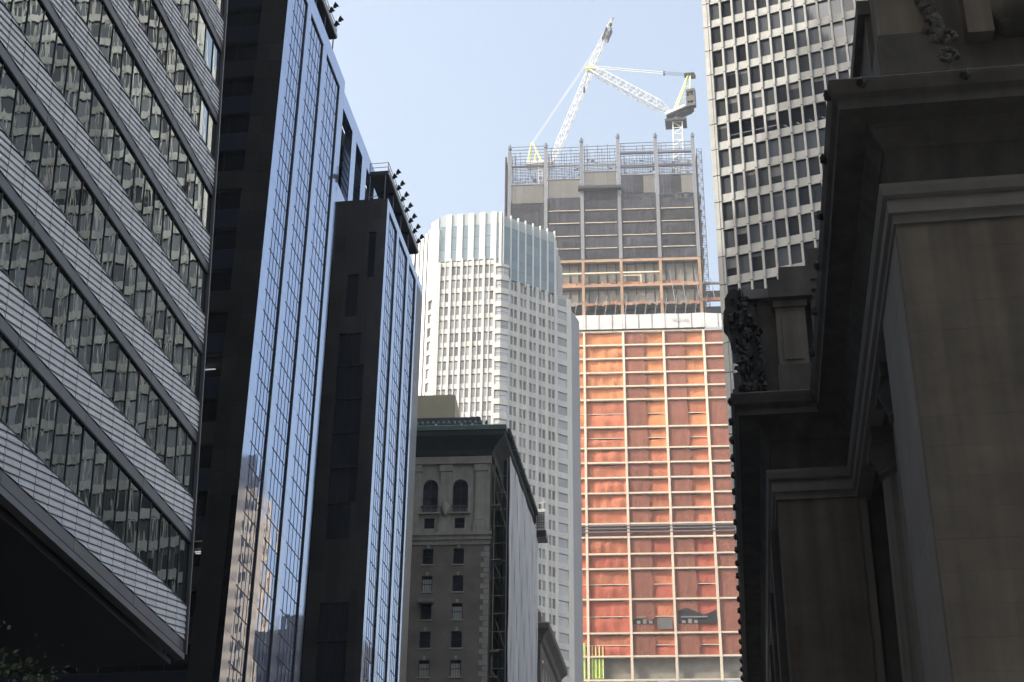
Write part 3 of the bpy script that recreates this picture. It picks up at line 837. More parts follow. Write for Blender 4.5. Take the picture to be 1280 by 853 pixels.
# ================================================================== tower under construction
def site_tower():
    t = thing('construction_tower', 'unfinished skyscraper with orange netting below, white tarpaulin band and black netting above', 'construction site', (-26, 420, 0))
    fr = Fr((-26.32, 400, 0), 4.3)
    cols = [-57, -45.4, -34.0, -22.65, -11.45, 0.0, 11.75, 23.4, 35.2]
    fl = [104.5, 110.8, 117.5, 123.87, 130.2, 139.6, 148.25, 152.5, 157.35, 161.3, 165.85, 170.4, 175.05, 179.65, 184.15, 190.7, 199.4, 203.65, 208.1, 212.7, 217.15, 221.65]
    # core and slabs
    mb = MB(); mb.box(fr, -50, 22, 0, 268, -34, -9); build(mb, 'concrete_core', M['deck'], t)
    mb = MB()
    for z in fl: mb.box(fr, -57, 35.2, z - .25, z + .05, -38, -1.0)
    for z in (231.9, 237.5, 246.4, 250.4, 254.9, 259.6, 264.2, 269.5): mb.box(fr, -34, 25.2, z - .3, z, -38, -1.3)
    build(mb, 'floor_slab', M['deck'], t)
    mb = MB(); mb.box(fr, -56.5, 34.8, 60, 124, -5, -1.9); build(mb, 'inner_sheeting', M['deck'], t); mb = MB(); mb.box(fr, -56.5, 34.8, 124.1, 221, -5, -1.9); build(mb, 'inner_sheeting', M['maroon_sheet_and_shade'], t)
    # cream fireproofed columns, storey by storey, and beams bay by bay
    for c in cols[2:]:
        for z0, z1 in zip(fl, fl[1:]):
            piece('column', fr, (c - .33, c + .33, z0 + .012, z1 - .012, -.9, .12), M['fireproof'], t)
    for c0, c1 in zip(cols[2:], cols[3:]):
        for z in fl:
            piece('beam', fr, (c0 + .335, c1 - .335, z - .36, z + .10, -.8, .05), M['fireproof'], t)
    for z in (158.6, 159.6, 160.4):
        piece('rail', fr, (-57, 35.2, z, z + .22, .1, .25), M['raw_steel'], t)
    # nets, one per bay and storey, sagging in folds
    rnd = random.Random(11)
    def net(u0, u1, z0, z1, mat, d=-.75, fold=.3, jag=0.0, name='debris_net', sag=None):
        p1, p2, p3 = rnd.uniform(0, 6), rnd.uniform(0, 6), rnd.uniform(0, 6)
        kx = rnd.uniform(1.3, 2.6); kk = rnd.uniform(2.5, 5)
        sag = rnd.uniform(0, .5) if sag is None else sag
        def f(a, b):
            u = u0 + (u1 - u0) * a; z = z0 + (z1 - z0) * b
            if jag: u += jag * a * (math.sin(b * 3.1) * .9 + .3 * math.sin(b * 11 + p3))
            dd = d + fold * (1 - .55 * b) * (math.sin(u * kx + p1 + b * 1.3) * .5 + math.sin(u * kk + p2 - b * 2) * .3) + fold * .9 * math.sin(math.pi * b) * (.4 + .6 * math.sin(p3 + u * .4))
            return fr.p(u, z - (sag * math.sin(math.pi * a) if b > .99 else 0), dd)
        mb = MB(); mb.grid(f, 14, 6)
        return build(mb, name, mat, t, smooth=True)
    bays = list(zip(cols[2:], cols[3:]))
    for bi, (c0, c1) in enumerate(bays):
        if c1 < -12: continue
        for z0, z1 in zip(fl[2:], fl[3:]):
            if 157 < z0 < 161: continue
            if z0 < 120: continue
            q = z0 + rnd.gauss(0, 7)
            main = M['net_orange'] if q > 188 else (M['net_coral'] if q > 158 else M['net_red'])
            a, b, lo, hi = c0 + .33, c1 - .33, z0 + .10, z1 - .34
            if z1 - z0 > 6:
                zm = (lo + hi) / 2
                net(a, b, lo, zm - .06, main, d=-.75 if bi < 3 else -.95, fold=.35 if bi < 3 else .2)
                net(a, b, zm + .06, hi, M['net_coral'] if rnd.random() < .4 else main, d=-.75 if bi < 3 else -.95, fold=.25 if bi < 3 else .2)
                piece('net_cable', fr, (a, b, zm - .09, zm + .09, -.7, -.55), M['fireproof'], t)
            elif z0 < 136 and bi >= 4 and z0 > 129:
                net(a, a + 3.2, lo, hi, M['net_red']); net(a + 7.4, b, lo + 3.4, hi, M['net_orange'])
            else:
                net(a, b, lo, hi, main, d=-.75 if bi < 3 else -.95, fold=rnd.choice((.2, .35, .5)) if bi < 3 else .2)
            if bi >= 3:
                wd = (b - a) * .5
                net(a, a + wd, lo, hi, M['maroon_sheet_and_shade'], d=-.42, fold=.08, jag=rnd.uniform(.3, .8), name='shade_net')  # half-bay cast shade put into colour as a darker net overlay
            for q in range(3):
                if rnd.random() < .6:
                    u = a + (b - a) * (.22 + .28 * q)
                    piece('guard_post', fr, (u - .06, u + .06, lo, lo + 1.3, -.4, -.3), M['primer'], t)
    # ground-near oddments: lime-sheeted hoist bay, black patches for dark plant openings, hoarding
    piece('lime_sheet', fr, (-11.0, -7.6, 118, 123.4, -.7, -.6), M['lime'], t)
    for i in range(4): piece('hoist_post', fr, (-10.6 + i * .95, -10.35 + i * .95, 118, 126.6, -.5, -.3), M['yellow_post'], t)
    for i in range(3): piece('hoist_post', fr, (-14.6 + i * .95, -14.35 + i * .95, 118, 127.6, -.5, -.3), M['yellow_post'], t)
    piece('lime_sheet', fr, (-16, -12.1, 116, 127.5, -.75, -.62), M['lime'], t)
    for a, b, h in ((.6, 6.4, 1.2), (12.6, 22.9, 3.4)):     # black patches over the nets paint the dark inside gaps, plant laid on top
        def gap_patch(p, q, a=a, b=b, h=h): return fr.p(a + (b - a) * p, 132.6 + (h + .9 * math.sin(p * 7 + a) * (1 if h > 2 else .3)) * q, -.36)
        mb = MB(); mb.grid(gap_patch, 10, 2); build(mb, 'dark_gap_patch', M['black'], t)
        piece('plant_unit', fr, (a + .8, b - 2.4, 134.2, 134.6, -.34, -.1), M['raw_steel'], t)
        for i in range(3): piece('plant_unit', fr, (a + 1 + i * 1.6, a + 1.9 + i * 1.6, 132.7, 133.5 + .4 * (i % 2), -.34, -.2), M['deck'], t)
    piece('white_board', fr, (7.0, 11.0, 131.2, 134.2, -.5, -.33), M['panel_grey'], t)
    for i in range(24):
        u = -34 + i * 2.9
        piece('hoarding_panel', fr, (u, u + 2.84, 112.5, 117.0, -.2, .15), M['hoarding'], t)
    # white tarpaulin band
    for c0, c1 in bays:
        net(c0 - .1, c1 - .14, 222.1, 227.0, M['tarp'], d=.42, fold=.10, name='tarpaulin')
    for i in range(16):
        u = -30.2 + i * 3.87
        piece('tarpaulin_seam', fr, (u - .05, u + .05, 222.1, 226.9, .2, .56), M['panel_grey'], t)
    # faint print on the tarp
    mb = MB()
    for i in range(9):
        u = 14.6 + i * .55
        h = .7 + .4 * rnd.random()
        mb.box(fr, u, u + .2, 224.1, 224.1 + h, .62, .64)
        if i % 2: mb.box(fr, u + .2, u + .42, 224.1 + h * .4, 224.1 + h * .6, .62, .64)
    build(mb, 'tarpaulin_print', M['ink'], t)
    # open steel storeys
    for c0, c1 in bays[0:5]:
        for z, h, mt in ((237.55, .75, 'primer'), (241.9, .45, 'fireproof'), (246.4, .85, 'primer')):
            if z < 241 and False: pass
            if mt == 'fireproof' and c0 > 10: continue
            piece('beam', fr, (c0 + .42, c1 - .42, z - h, z, -.6, .05), M[mt], t)
        u = c0 + .45
        while u < c1 - .6:
            w1 = min(rnd.uniform(.5, 2.2), c1 - .45 - u)
            piece('floor_edge', fr, (u, u + w1, 237.6, 238.1 + rnd.uniform(.2, 1.0), -1.3 + rnd.uniform(0, .3), -.9), M[rnd.choice(('rust_red', 'rust_red', 'primer'))], t)
            piece('floor_edge', fr, (u, u + w1 * .96, 230.5 + rnd.uniform(-.2, .3), 231.2 + rnd.uniform(0, .7), -.8, -.2 + rnd.uniform(-.1, .3)), M[rnd.choice(('rust_red', 'primer', 'primer', 'deck'))], t)
            u += w1 + .02
        for i in range(4):
            u = c0 + 1.6 + i * 2.7
            piece('hanger', fr, (u, u + .25, 232, 237, -1.95, -1.7), M['crane_dark'], t)
            piece('hanger', fr, (u, u + .25, 238.6, 246, -1.95, -1.7), M['crane_dark'], t)
        mb = MB(); mb.box(fr, c0 + .5, c1 - .5, 227, 230.5, -3.2, -3.0); build(mb, 'dark_sheet', M['crane_dark'], t)
        mb = MB(); mb.box(fr, c0 + .5, c1 - .5, 232.0, 236.6, -2.2, -2.0); mb.box(fr, c0 + .5, c1 - .5, 239.2, 245.6, -2.2, -2.0); build(mb, 'inner_panel', M['deck'], t)
    for c in cols[2:8]:
        for z0, z1 in ((227.0, 231.9), (231.95, 237.5), (237.55, 241.9), (241.95, 246.4)):
            piece('column', fr, (c - .42, c + .42, z0, z1, -.85, .1), M['primer'], t)
    # lower side bay at the right
    piece('beam', fr, (23.9, 35.2, 237.0, 237.6, -.6, .05), M['raw_steel'], t)
    piece('beam', fr, (23.9, 35.2, 231.2, 231.9, -.6, .05), M['rust_red'], t)
    piece('floor_edge', fr, (23.9, 35.2, 231.95, 233.0, -1.4, -1.1), M['rust_red'], t)
    piece('dark_sheet', fr, (23.9, 35.2, 227.2, 230.8, -3, -2.8), M['crane_dark'], t)
    piece('dark_sheet', fr, (23.9, 35.2, 233.2, 236.8, -4, -3.8), M['crane_dark'], t)
    # raking poles
    for i in range(17):
        u = -20 + i * 2.95
        if u > 26: break
        mb = MB(); mb.tube(fr.p(u, 226.4, .1), fr.p(u + .95, 233.2, .9), .11, 5); build(mb, 'raking_pole', M['raw_steel'], t)
    for u in (14.2, 17.4, 21.6, 26.0):
        mb = MB(); mb.tube(fr.p(u + 1.5, 231, .3), fr.p(u + (.2 if u < 26 else .3), 241.5 if u < 25 else 238.5, .8), .13, 5); build(mb, 'raking_pole', M['raw_steel'], t)
    piece('scaffold_frame', fr, (5.7, 5.95, 238, 240.9, -.2, 0), M['fireproof'], t); piece('scaffold_frame', fr, (.6, 5.95, 240.5, 240.8, -.2, 0), M['fireproof'], t)
    # black netting with slab edges showing through
    tops = [267.4, 267.4, 269.1, 272.3, 270.2, 269.8]
    zl = [246.5, 250.4, 254.9, 259.6, 264.2, 268.2]
    ub = bays[0:5]
    for bi, (c0, c1) in enumerate(ub):
        top = tops[bi + 1]
        zz = [z for z in zl if z < top - 1.5] + [top]
        for z0, z1 in zip(zz, zz[1:]):
            net(c0 + .3, c1 - .3, z0 + .05, z1, M['net_black'], d=-.2, fold=.22, name='black_net', sag=0)
            if 249 < z0 < 266 and c0 > -30: piece('slab_edge', fr, (c0 + .9, c1 - .9, z0 - .05, z0 + .12, -.2, .12), M['fireproof'], t)
        # grey wind screens above
        pt = [274.2, 275.8, 278.4, 276.8, 276.6][bi]
        pb = [267.4, 269.1, 272.4, 270.2, 269.8][bi]
        wdt = (c1 - c0 - 1.3) / 3
        for i in range(3):
            piece('wind_screen', fr, (c0 + .65 + i * wdt + .02, c0 + .65 + (i + 1) * wdt - .02, pb + .05, pt - rnd.uniform(0, .2), -.2, -.05), M['panel_grey'] if (bi < 3 or i == 2) else M['net_black'], t)
        piece('slab_edge', fr, (c0 + .5, c1 - .5, pt, pt + .35, -.3, .1), M['raw_steel'], t)
    piece('platform', fr, (-12.6, .6, 271.3, 272.3, -.2, 1.6), M['crane_dark'], t)
    piece('platform_rail', fr, (-12.6, .6, 273.2, 273.35, 1.4, 1.5), M['raw_steel'], t)
    # end columns with climbing screens
    for k, c in enumerate(cols[2:8]):
        top = [287.0, 287.4, 289, 290.2, 290.0, 289.7][k]
        for z0, z1 in ((246.45, 258), (258.02, 269.5), (269.52, top)):
            piece('column', fr, (c - .52, c + .52, z0, z1, -1.0, .2), M['raw_steel'], t)
        mb = MB(); mb.tube(fr.p(c, top, -.3), fr.p(c, top + 2.6, -.3), .42, 6, .34); mb.tube(fr.p(c, top + .9, -.3), fr.p(c, top + 1.25, -.3), .62, 6)
        mb.tube(fr.p(c - .8, top + 1.8, -.3), fr.p(c + .9, top + 1.8, -.3), .1, 4); build(mb, 'column_splice', M['thin_steel'], t)
        for dz in (0, 1): 
            mb = MB(); x = c + 1.4
            mb.lattice(fr.p(x, 268, -.6), fr.p(x, top - 1.5, -.6), 1.1, 1.1, 10, .06); 
            if dz == 0 and k < 5: build(mb, 'climbing_mast', M['thin_steel'], t)
    piece('climbing_screen', fr, (-35.4, -34.9, 244, 285, -10, .1), M['net_black'], t)
    mb = MB()
    mb.lattice(fr.p(25.2, 227, -.2), fr.p(25.2, 285.5, -.2), 1.5, 1.5, 34, .12); build(mb, 'hoist_mast', M['crane_dark'], t)
    piece('climbing_screen', fr, (24.2, 24.5, 246.5, 284, -9, 0), M['net_black'], t)
    # open top storeys: primary beams, rails and uprights
    for bi, (c0, c1) in enumerate(ub):
        pt = [274.2, 275.8, 278.4, 276.8, 276.6][bi]
        if bi >= 3:
            for z in (285.4, 280.3): piece('beam', fr, (c0 + .63, c1 - .63, z - .45, z + .45, -.6, 0), M['thin_steel'], t)
        else:
            for z in (281.3,): piece('beam', fr, (c0 + .63, c1 - .63, z - .2, z + .2, -.6, 0), M['raw_steel'], t)
        z = pt + 1.2
        tp = 288.8 if bi < 5 else 287
        while z < tp:
            for zz, dd in ((0, .05), (-.3, -9), (-.5, -20), (.5, -30)):
                mb = MB(); mb.tube(fr.p(c0 + .6, z + zz, dd), fr.p(c1 - .6, z + zz + .15, dd), .11, 4)
                build(mb, 'guard_rail', M['thin_steel'], t)
            z += 1.2
        for i in range(13):
            u = c0 + .9 + i * (c1 - c0 - 1.8) / 12
            h = rnd.uniform(5, 13)
            mb = MB(); mb.tube(fr.p(u, pt - .5, rnd.choice((-.1, -8))), fr.p(u + rnd.uniform(-.2, .2), min(pt + h, 289), -.1), .1, 4); build(mb, 'upright', M['thin_steel'], t)
        mb = MB()
        for i in range(60):
            u = rnd.uniform(c0 + .8, c1 - .8); d = rnd.uniform(-12, -.2); z = pt + rnd.choice((0, 0, 2, 4, 5.5)) + rnd.uniform(0, 1)
            if rnd.random() < .5: mb.box(fr, u, u + rnd.uniform(.3, 1.3), z, z + rnd.uniform(.2, .9), d - .3, d)
            else: mb.tube(fr.p(u, z, d), fr.p(u + rnd.uniform(-1.2, 1.2), z + rnd.uniform(.5, 2.2), d), .08, 4)
        build(mb, 'site_clutter', M['thin_steel'] if bi % 2 else M['raw_steel'], t, kind='stuff')
    # lettering on the black net
    def letters(txt, u, z, size, mat, d):
        cu = bpy.data.curves.new('lettering', 'FONT'); cu.body = txt; cu.size = size; cu.extrude = .02
        ob = bpy.data.objects.new('lettering', cu); COL.objects.link(ob)
        dg = bpy.context.evaluated_depsgraph_get(); me = bpy.data.meshes.new_from_object(ob.evaluated_get(dg))
        bpy.data.objects.remove(ob); me.materials.clear(); me.materials.append(mat)
        o = bpy.data.objects.new('lettering', me); COL.objects.link(o); o.parent = t
        mx = Matrix((fr.U, fr.W, fr.D)).transposed().to_4x4(); mx.translation = fr.p(u, z, d) - origin(t); o.matrix_basis = mx
    letters("IN R", 16.9, 267.4, 2.2, M['panel_grey'], .34)
site_tower()

# ------------------------------------------------ tower cranes
def crane_right():
    c = thing('tower_crane', 'white luffing tower crane at right with dark machinery deck and jib lowered to the left', 'crane', (-8.3, 415, 285), 'tower cranes over the construction tower')
    mb = MB(); mb.lattice((-8.3, 415, 272), (-7.6, 415, 305.5), 3.0, 3.0, 14, .2)
    build(mb, 'mast', M['crane_white'], c)
    mb = MB(); mb.wbox(-11.6, -4.6, 412.5, 417.5, 305.5, 306.3); mb.lathe((-7.6, 415, 306.3), [(1.9, 0), (1.9, .9), (1.5, 1.4)], 12); build(mb, 'slewing_ring', M['crane_dark'], c)
    A = Vector((-10.6, 415, 307.9)); B = Vector((-2.2, 415, 311.6))
    f2 = Fr(A, 0, W=(-.40, 0, 1)); f2.U = (B - A).normalized(); f2.D = Vector((0, -1, 0)); f2.W = Vector((-f2.U.z, 0, f2.U.x))
    mb = MB(); mb.box(f2, -.3, 9.4, 0, .55, -2.2, 2.2); mb.box(f2, 2.6, 8.3, -.9, -.02, -1.4, 1.4); build(mb, 'machinery_deck', M['crane_dark'], c)
    mb = MB(); mb.box(f2, -.4, 6.6, .56, 1.5, 1.9, 2.15); build(mb, 'deck_rail', M['crane_white'], c)
    mb = MB(); mb.box(f2, 3.4, 5.2, .6, 2.3, -1.2, 1.2); mb.box(f2, 5.5, 6.9, .6, 1.8, -1.0, 1.0); build(mb, 'winch', M['raw_steel'], c)
    mb = MB(); mb.wall(Fr((-4.6, 413, 0), -12), .2, 3.1, 311.0, 317.8, -1.8, 0, [(.6, 2.6, 315.0, 316.9), (.7, 2.6, 312.0, 312.9)]); build(mb, 'counterweight_frame', M['crane_dark'], c)
    mb = MB(); mb.box(Fr((-4.6, 413, 0), -12), .5, 2.6, 315.05, 316.9, -1.8, -1.4); build(mb, 'counterweight_block', M['thin_steel'], c)
    top = Vector((-2.9, 415, 325.2))
    mb = MB()
    for y in (413.4, 416.6):
        mb.tube((-8.9, y, 309.2), top + Vector((-.3, (y - 415) * .25, 0)), .27, 5); mb.tube((-3.4, y, 311.5), top + Vector((.3, (y - 415) * .25, 0)), .22, 5)
        mb.tube((-6.4, y, 314.8), (-3.1, y, 315.4), .13, 4); mb.tube((-5.0, y, 319), (-3.0, y, 319.4), .12, 4)
    build(mb, 'a_frame', M['crane_lime'], c)
    mb = MB(); mb.wbox(-4.6, -1.2, 414, 416, 324.9, 325.5); mb.wbox(-2.4, -.9, 414.2, 415.8, 324.1, 324.8); build(mb, 'a_frame_head', M['crane_dark'], c)
    root = Vector((-9.8, 415, 310.6)); tip = Vector((-36.2, 415, 331.4))
    p1 = root.lerp(tip, .13); p2 = root.lerp(tip, .86)
    mb = MB(); mb.lattice(root, p1, .6, 2.8, 2, .15); mb.lattice(p1, p2, 2.8, 2.5, 12, .15); mb.lattice(p2, tip, 2.5, .8, 3, .15); build(mb, 'jib', M['crane_white'], c)
    mb = MB(); mb.wbox(-37.4, -34.6, 414.3, 415.7, 330.9, 331.9); mb.lathe((-36.6, 415, 330.2), [(.5, 0), (.5, .6)], 10); build(mb, 'jib_head', M['crane_lime'], c)
    mb = MB()
    for y in (414.5, 415.5): mb.tube(tip + Vector((.6, y - 415, .6)), (-11.3, y, 326.9), .13, 4)
    build(mb, 'pendant_bar', M['crane_white'], c)
    mb = MB(); mb.wbox(-11.5, -11.0, 414.3, 415.7, 326.3, 327.3); 
    for y in (414.5, 415.5):
        mb.tube((-11.2, y, 327.1), (-3.6, y, 325.5), .06, 4); mb.tube((-11.2, y, 326.5), (-3.6, y, 325.2), .06, 4)
    build(mb, 'luffing_rope', M['thin_steel'], c)
    mb = MB()
    for y in (414.6, 415.4): mb.tube((-36.6, y, 330.4), (-38.0, y, 323.5), .05, 4)
    mb.wbox(-38.3, -37.7, 414.7, 415.3, 321.6, 323.4); build(mb, 'hook_block', M['crane_dark'], c)
crane_right()

def crane_left():
    c = thing('tower_crane', 'white luffing tower crane at left with its jib raised steeply to the right', 'crane', (-52, 425, 285), 'tower cranes over the construction tower')
    mb = MB(); mb.lattice((-53, 425, 262), (-53, 425, 300), 3.0, 3.0, 16, .22); build(mb, 'mast', M['crane_white'], c)
    mb = MB(); mb.wbox(-58.5, -49.5, 423, 427, 300, 300.8); build(mb, 'machinery_deck', M['crane_white'], c)
    mb = MB()
    for y in (423.6, 426.4):
        mb.tube((-58, y, 301), (-57.0, 425, 309.8), .3, 5); mb.tube((-53.4, y, 301), (-56.6, 425, 309.8), .3, 5); mb.tube((-56, y, 301), (-55.4, 425, 307), .2, 4)
    build(mb, 'a_frame', M['crane_lime'], c)
    root = Vector((-50.4, 425, 301)); tip = Vector((-28.9, 425, 360))
    p1 = root.lerp(tip, .12); p2 = root.lerp(tip, .80)
    mb = MB(); mb.lattice(root, p1, .6, 2.0, 3, .14); mb.lattice(p1, p2, 2.0, 1.8, 20, .14); mb.lattice(p2, tip, 1.8, .6, 6, .13); build(mb, 'jib', M['crane_white'], c)
    mb = MB(); q = root.lerp(tip, .86); mb.lattice(q + Vector((.5, -1, -1.6)), q + Vector((2.2, -1, 3.2)), 1.9, 1.9, 5, .2); q2 = root.lerp(tip, .955); mb.lump(q2 + Vector((.5, -.5, 0)), (.6, .6, .8), 2, 6, .1)
    mb.tube(q2, tip + Vector((.5, 0, .6)), .3, 5)
    build(mb, 'jib_head', M['crane_dark'], c)
    mb = MB(); a = root.lerp(tip, .78)
    for y in (424.4, 425.6): mb.tube((-56.8, y, 309.6), a + Vector((-1.2, y - 425, 0)), .07, 4)
    build(mb, 'pendant_bar', M['crane_white'], c)
crane_left()

# ================================================================== concrete grid tower (right)
def grid_tower():
    t = thing('grid_tower', 'pale precast concrete office tower at upper right with a deep grid of recessed windows', 'tower', (15, 165, 0))
    fr = Fr((1.024, 160, 0), -14)
    MOD, FLR = 1.556, 3.88
    U0 = .77
    n = 19
    z0 = 133.84 - 24 * FLR
    nf = 30
    UR = U0 + n * MOD
    mb = MB(); mb.box(fr, .3, UR + .2, 0, 215, -24, -.75); build(mb, 'core', M['quartz'], t)
    mb = MB(); mb.box(fr, .3, UR + .2, z0 + nf * FLR, 215, -.74, -.1); build(mb, 'upper_facade', M['quartz'], t)
    mb = MB(); mb.box(fr, .3, UR + .2, 0, z0, -.74, -.1); build(mb, 'lower_facade', M['quartz'], t)
    def rank(b):
        u, z = b[0], b[2]
        hid = 0
        if z < 96 and u > 2.5: hid = 500
        if z > 140: hid = 500
        if z > 100 and u > 10 + (z - 96) * .45: hid += 200
        return hid + (fr.p(u, z, 0) - CAM).length
    win, spn, mul, led, dots, blinds = [], [], [], [], [], []
    for j in range(nf):
        zf = z0 + j * FLR
        for k in range(n):
            a = U0 + k * MOD + .128; b = U0 + (k + 1) * MOD - .128
            spn.append((a, b, zf + .10, zf + 1.12, -.74, -.20))
            win.append((a, b, zf + 1.13, zf + FLR - .12, -.46, -.40))
            led.append((a, b, zf - .11, zf + .09, -.74, -.14))
        for k in range(n + 1):
            u = U0 + k * MOD
            mul.append((u - .125, u + .125, zf + .07, zf + FLR - .07, -.74, .0))
            dots.append((u - .15, u + .15, zf - .069, zf + .069, -.7, -.12))
    rb = random.Random(31); bl = []
    for w in win:
        if rb.random() < .22:
            h = rb.choice((.3, .55, .9, 1.5)); bl.append((w[0] + .03, w[1] - .03, w[3] - h, w[3] - .04, -.398, -.385))
    pieces('blind', fr, bl, M['blind_shade'], t, key=rank, limit=160)
    # one storey has its ceiling tubes on and its blinds up: see-through panes over a dark room
    zl = z0 + 19 * FLR
    litw = [w for w in win if abs(w[2] - (zl + 1.13)) < .01 and U0 + .5 < w[0] < U0 + 11 * MOD]
    win = [w for w in win if w not in litw]
    for i, w in enumerate(litw):
        piece('window_pane', fr, w, M['see_glass'], t)
        piece('room', fr, (w[0] - .1, w[1] + .1, w[2] - .1, w[3] + .1, -.735, -.70), M['black'], t)
        if i < 4: piece('tube_light', fr, (w[0] - .1, w[1] + .1, w[2] + .95, w[2] + 1.0, -.62, -.58), M['lamp'], t)
        elif i < 8:
            q = fr.p(w[0] + .5, w[2] + .75, -.6)
            mb = MB(); mb.tube(q, fr.p(w[0] + .95, w[2] + .35, -.6), .03, 5); build(mb, 'tube_light', M['lamp'], t)
    pieces('window_pane', fr, win, M['met_glass'], t, key=rank, tilt=.12)
    pieces('spandrel_panel', fr, spn, M['quartz'], t, key=rank)
    pieces('mullion', fr, mul, M['quartz'], t, key=rank)
    pieces('ledge', fr, led, M['quartz'], t, key=rank)
    mb = MB()
    for d in dots: mb.box(fr, *d)
    build(mb, 'mullion_joint', M['black'], t, kind='stuff')
    # window heads read as a thin dark line
    mb = MB()
    for w in win: mb.box(fr, w[0], w[1], w[3] - .07, w[3] + .01, -.39, -.3)
    build(mb, 'window_head', M['dark_metal'], t, kind='stuff')
    # smooth corner pilaster
    for j in range(nf):
        zf = z0 + j * FLR
        piece('corner_pilaster', fr, (-.02, .58, zf + .07, zf + FLR - .07, -1.2, -.02), M['quartz'], t)
grid_tower()

# ================================================================== brick club building
def club():
    t = thing('brick_building', 'dim brown brick building with arched top windows and a green copper cornice', 'building', (-34, 172, 0))
    fr = Fr((-24.12, 162, 0), 4)
    U0, UE = -16.0, -2.2
    cols = [-5.6, -9.05, -12.5]
    holes, arch, small, reg = [], [], [], []
    for u in cols:
        reg += [(u - .6, u + .6, 62.2 - k * 3.2, 64.05 - k * 3.2) for k in range(14)]
        small.append((u - .58, u + .58, 66.5, 67.75))
        arch.append((u - .88, u + .88, 68.45, 72.4))
    mb = MB(); mb.wall(fr, U0, UE, 0, 64.45, -.5, 0, reg); build(mb, 'brick_wall', M['brick'], t)
    mb = MB(); mb.wall(fr, U0, UE, 65.9, 75.2, -.5, -.05, small + arch)
    for a, b, c, d in arch:     # arch heads
        r = (b - a) / 2; uc = (a + b) / 2; zc = d - r
        for s in (-1, 1):
            pts = [(uc + s * r, d)] + [(uc + s * r * math.cos(q), zc + r * math.sin(q)) for q in [math.pi / 2 * i / 8 for i in range(9)]]
            base = [fr.p(u, z, -.45) for u, z in pts]; top = [fr.p(u, z, -.055) for u, z in pts]
            mb.prism(base, top) if s < 0 else mb.prism(list(reversed(base)), list(reversed(top)))
    build(mb, 'upper_wall', M['limestone'], t)
    mb = MB()
    for a, b, c, d in arch:     # archivolts, hood and balustrade sills
        r = (b - a) / 2; uc = (a + b) / 2; zc = d - r
        for i in range(12):
            q0, q1 = math.pi * i / 12, math.pi * (i + 1) / 12
            ring = [(uc + (r + o) * math.cos(q), zc + (r + o) * math.sin(q)) for q, o in ((q0, .02), (q0, .28), (q1, .28), (q1, .02))]
            mb.prism([fr.p(u, z, -.05) for u, z in ring], [fr.p(u, z, .1) for u, z in ring])
        mb.box(fr, a - .28, a - .02, c, zc, -.05, .1); mb.box(fr, b + .02, b + .28, c, zc, -.05, .1)
    build(mb, 'archivolt', M['limestone'], t)
    for a, b, c, d in arch:
        r = (b - a) / 2
        w = build(_pane(fr, a + .02, b - .02, c, d - .1, -.44, -.4), 'arched_window', M['dark_glass'], t)
        mb = MB()
        for z in (c + .9, c + 1.9, c + 2.9): mb.box(fr, a, b, z - .04, z + .04, -.42, -.34)
        mb.box(fr, (a + b) / 2 - .04, (a + b) / 2 + .04, c, d, -.42, -.335); build(mb, 'frame', M['dark_metal'], w)
        mb = MB(); mb.box(fr, a - .35, b + .35, c - .28, c - .12, -.1, .35); build(mb, 'sill', M['limestone'], w)
        mb = MB()
        for i in range(9): mb.lathe(fr.p(a + .1 + i * .2, c - .12, .2), [(.05, 0), (.08, .2), (.04, .5), (.06, .7)], 6)
        mb.box(fr, a - .1, b + .1, c + .6, c + .7, .1, .32); build(mb, 'balustrade', M['gct_dark'], w)
    rnd = random.Random(21)
    for i, h in enumerate(small + reg):
        a, b, c, d = h
        if d < 40: continue
        lit = i in (5, 7, 14, 21, 22) or rnd.random() < .12
        w = build(_pane(fr, a + .02, b - .02, c + .02, d - .02, -.3, -.26), 'window', M['dark_glass'], t)
        mb = MB(); mb.box(fr, a, b, (c + d) / 2 - .04, (c + d) / 2 + .04, -.28, -.2); mb.box(fr, a, a + .07, c, d, -.28, -.19); mb.box(fr, b - .07, b, c, d, -.28, -.19); mb.box(fr, a, b, d - .07, d, -.28, -.188)
        build(mb, 'frame', M['dark_metal'], w)
        if d < 64.5:
            mb = MB(); mb.box(fr, a - .12, b + .12, c - .16, c - .004, -.2, .1); build(mb, 'sill', M['limestone'], w)
            mb = MB(); q = (a + b) / 2; mb.prism([fr.p(q - .1, d + .01, 0), fr.p(q + .1, d + .01, 0), fr.p(q + .16, d + .42, 0), fr.p(q - .16, d + .42, 0)],
                                                   [fr.p(q - .1, d + .01, .1), fr.p(q + .1, d + .01, .1), fr.p(q + .16, d + .42, .1), fr.p(q - .16, d + .42, .1)]); build(mb, 'keystone', M['limestone'], w)
            if lit:
                mb = MB(); mb.box(fr, a + .1, b - .1, c + .05, d - .35, -.255, -.22); build(mb, 'blind', M['curtain'], w)
                mb = MB()
                for s in range(3): mb.box(fr, a + .3 + s * .27, a + .34 + s * .27, c + .03, d - .3, -.218, -.19)
                build(mb, 'window_bar', M['dark_metal'], w)
    # awning over one window
    mb = MB(); mb.prism([fr.p(-9.9, 57.55, 0), fr.p(-8.2, 57.55, 0), fr.p(-8.2, 57.4, 1.0), fr.p(-9.9, 57.4, 1.0)], [fr.p(-9.9, 58.3, 0), fr.p(-8.2, 58.3, 0), fr.p(-8.2, 57.55, 1.0), fr.p(-9.9, 57.55, 1.0)]); build(mb, 'awning', M['gct_dark'], t)
    # belt course, pilasters, brackets
    mb = MB(); mb.box(fr, U0, UE + .1, 64.46, 65.0, -.5, .12); mb.box(fr, U0, UE + .2, 65.0, 65.5, -.5, .3); mb.box(fr, U0, UE + .3, 65.5, 65.9, -.5, .5); build(mb, 'belt_course', M['limestone'], t)
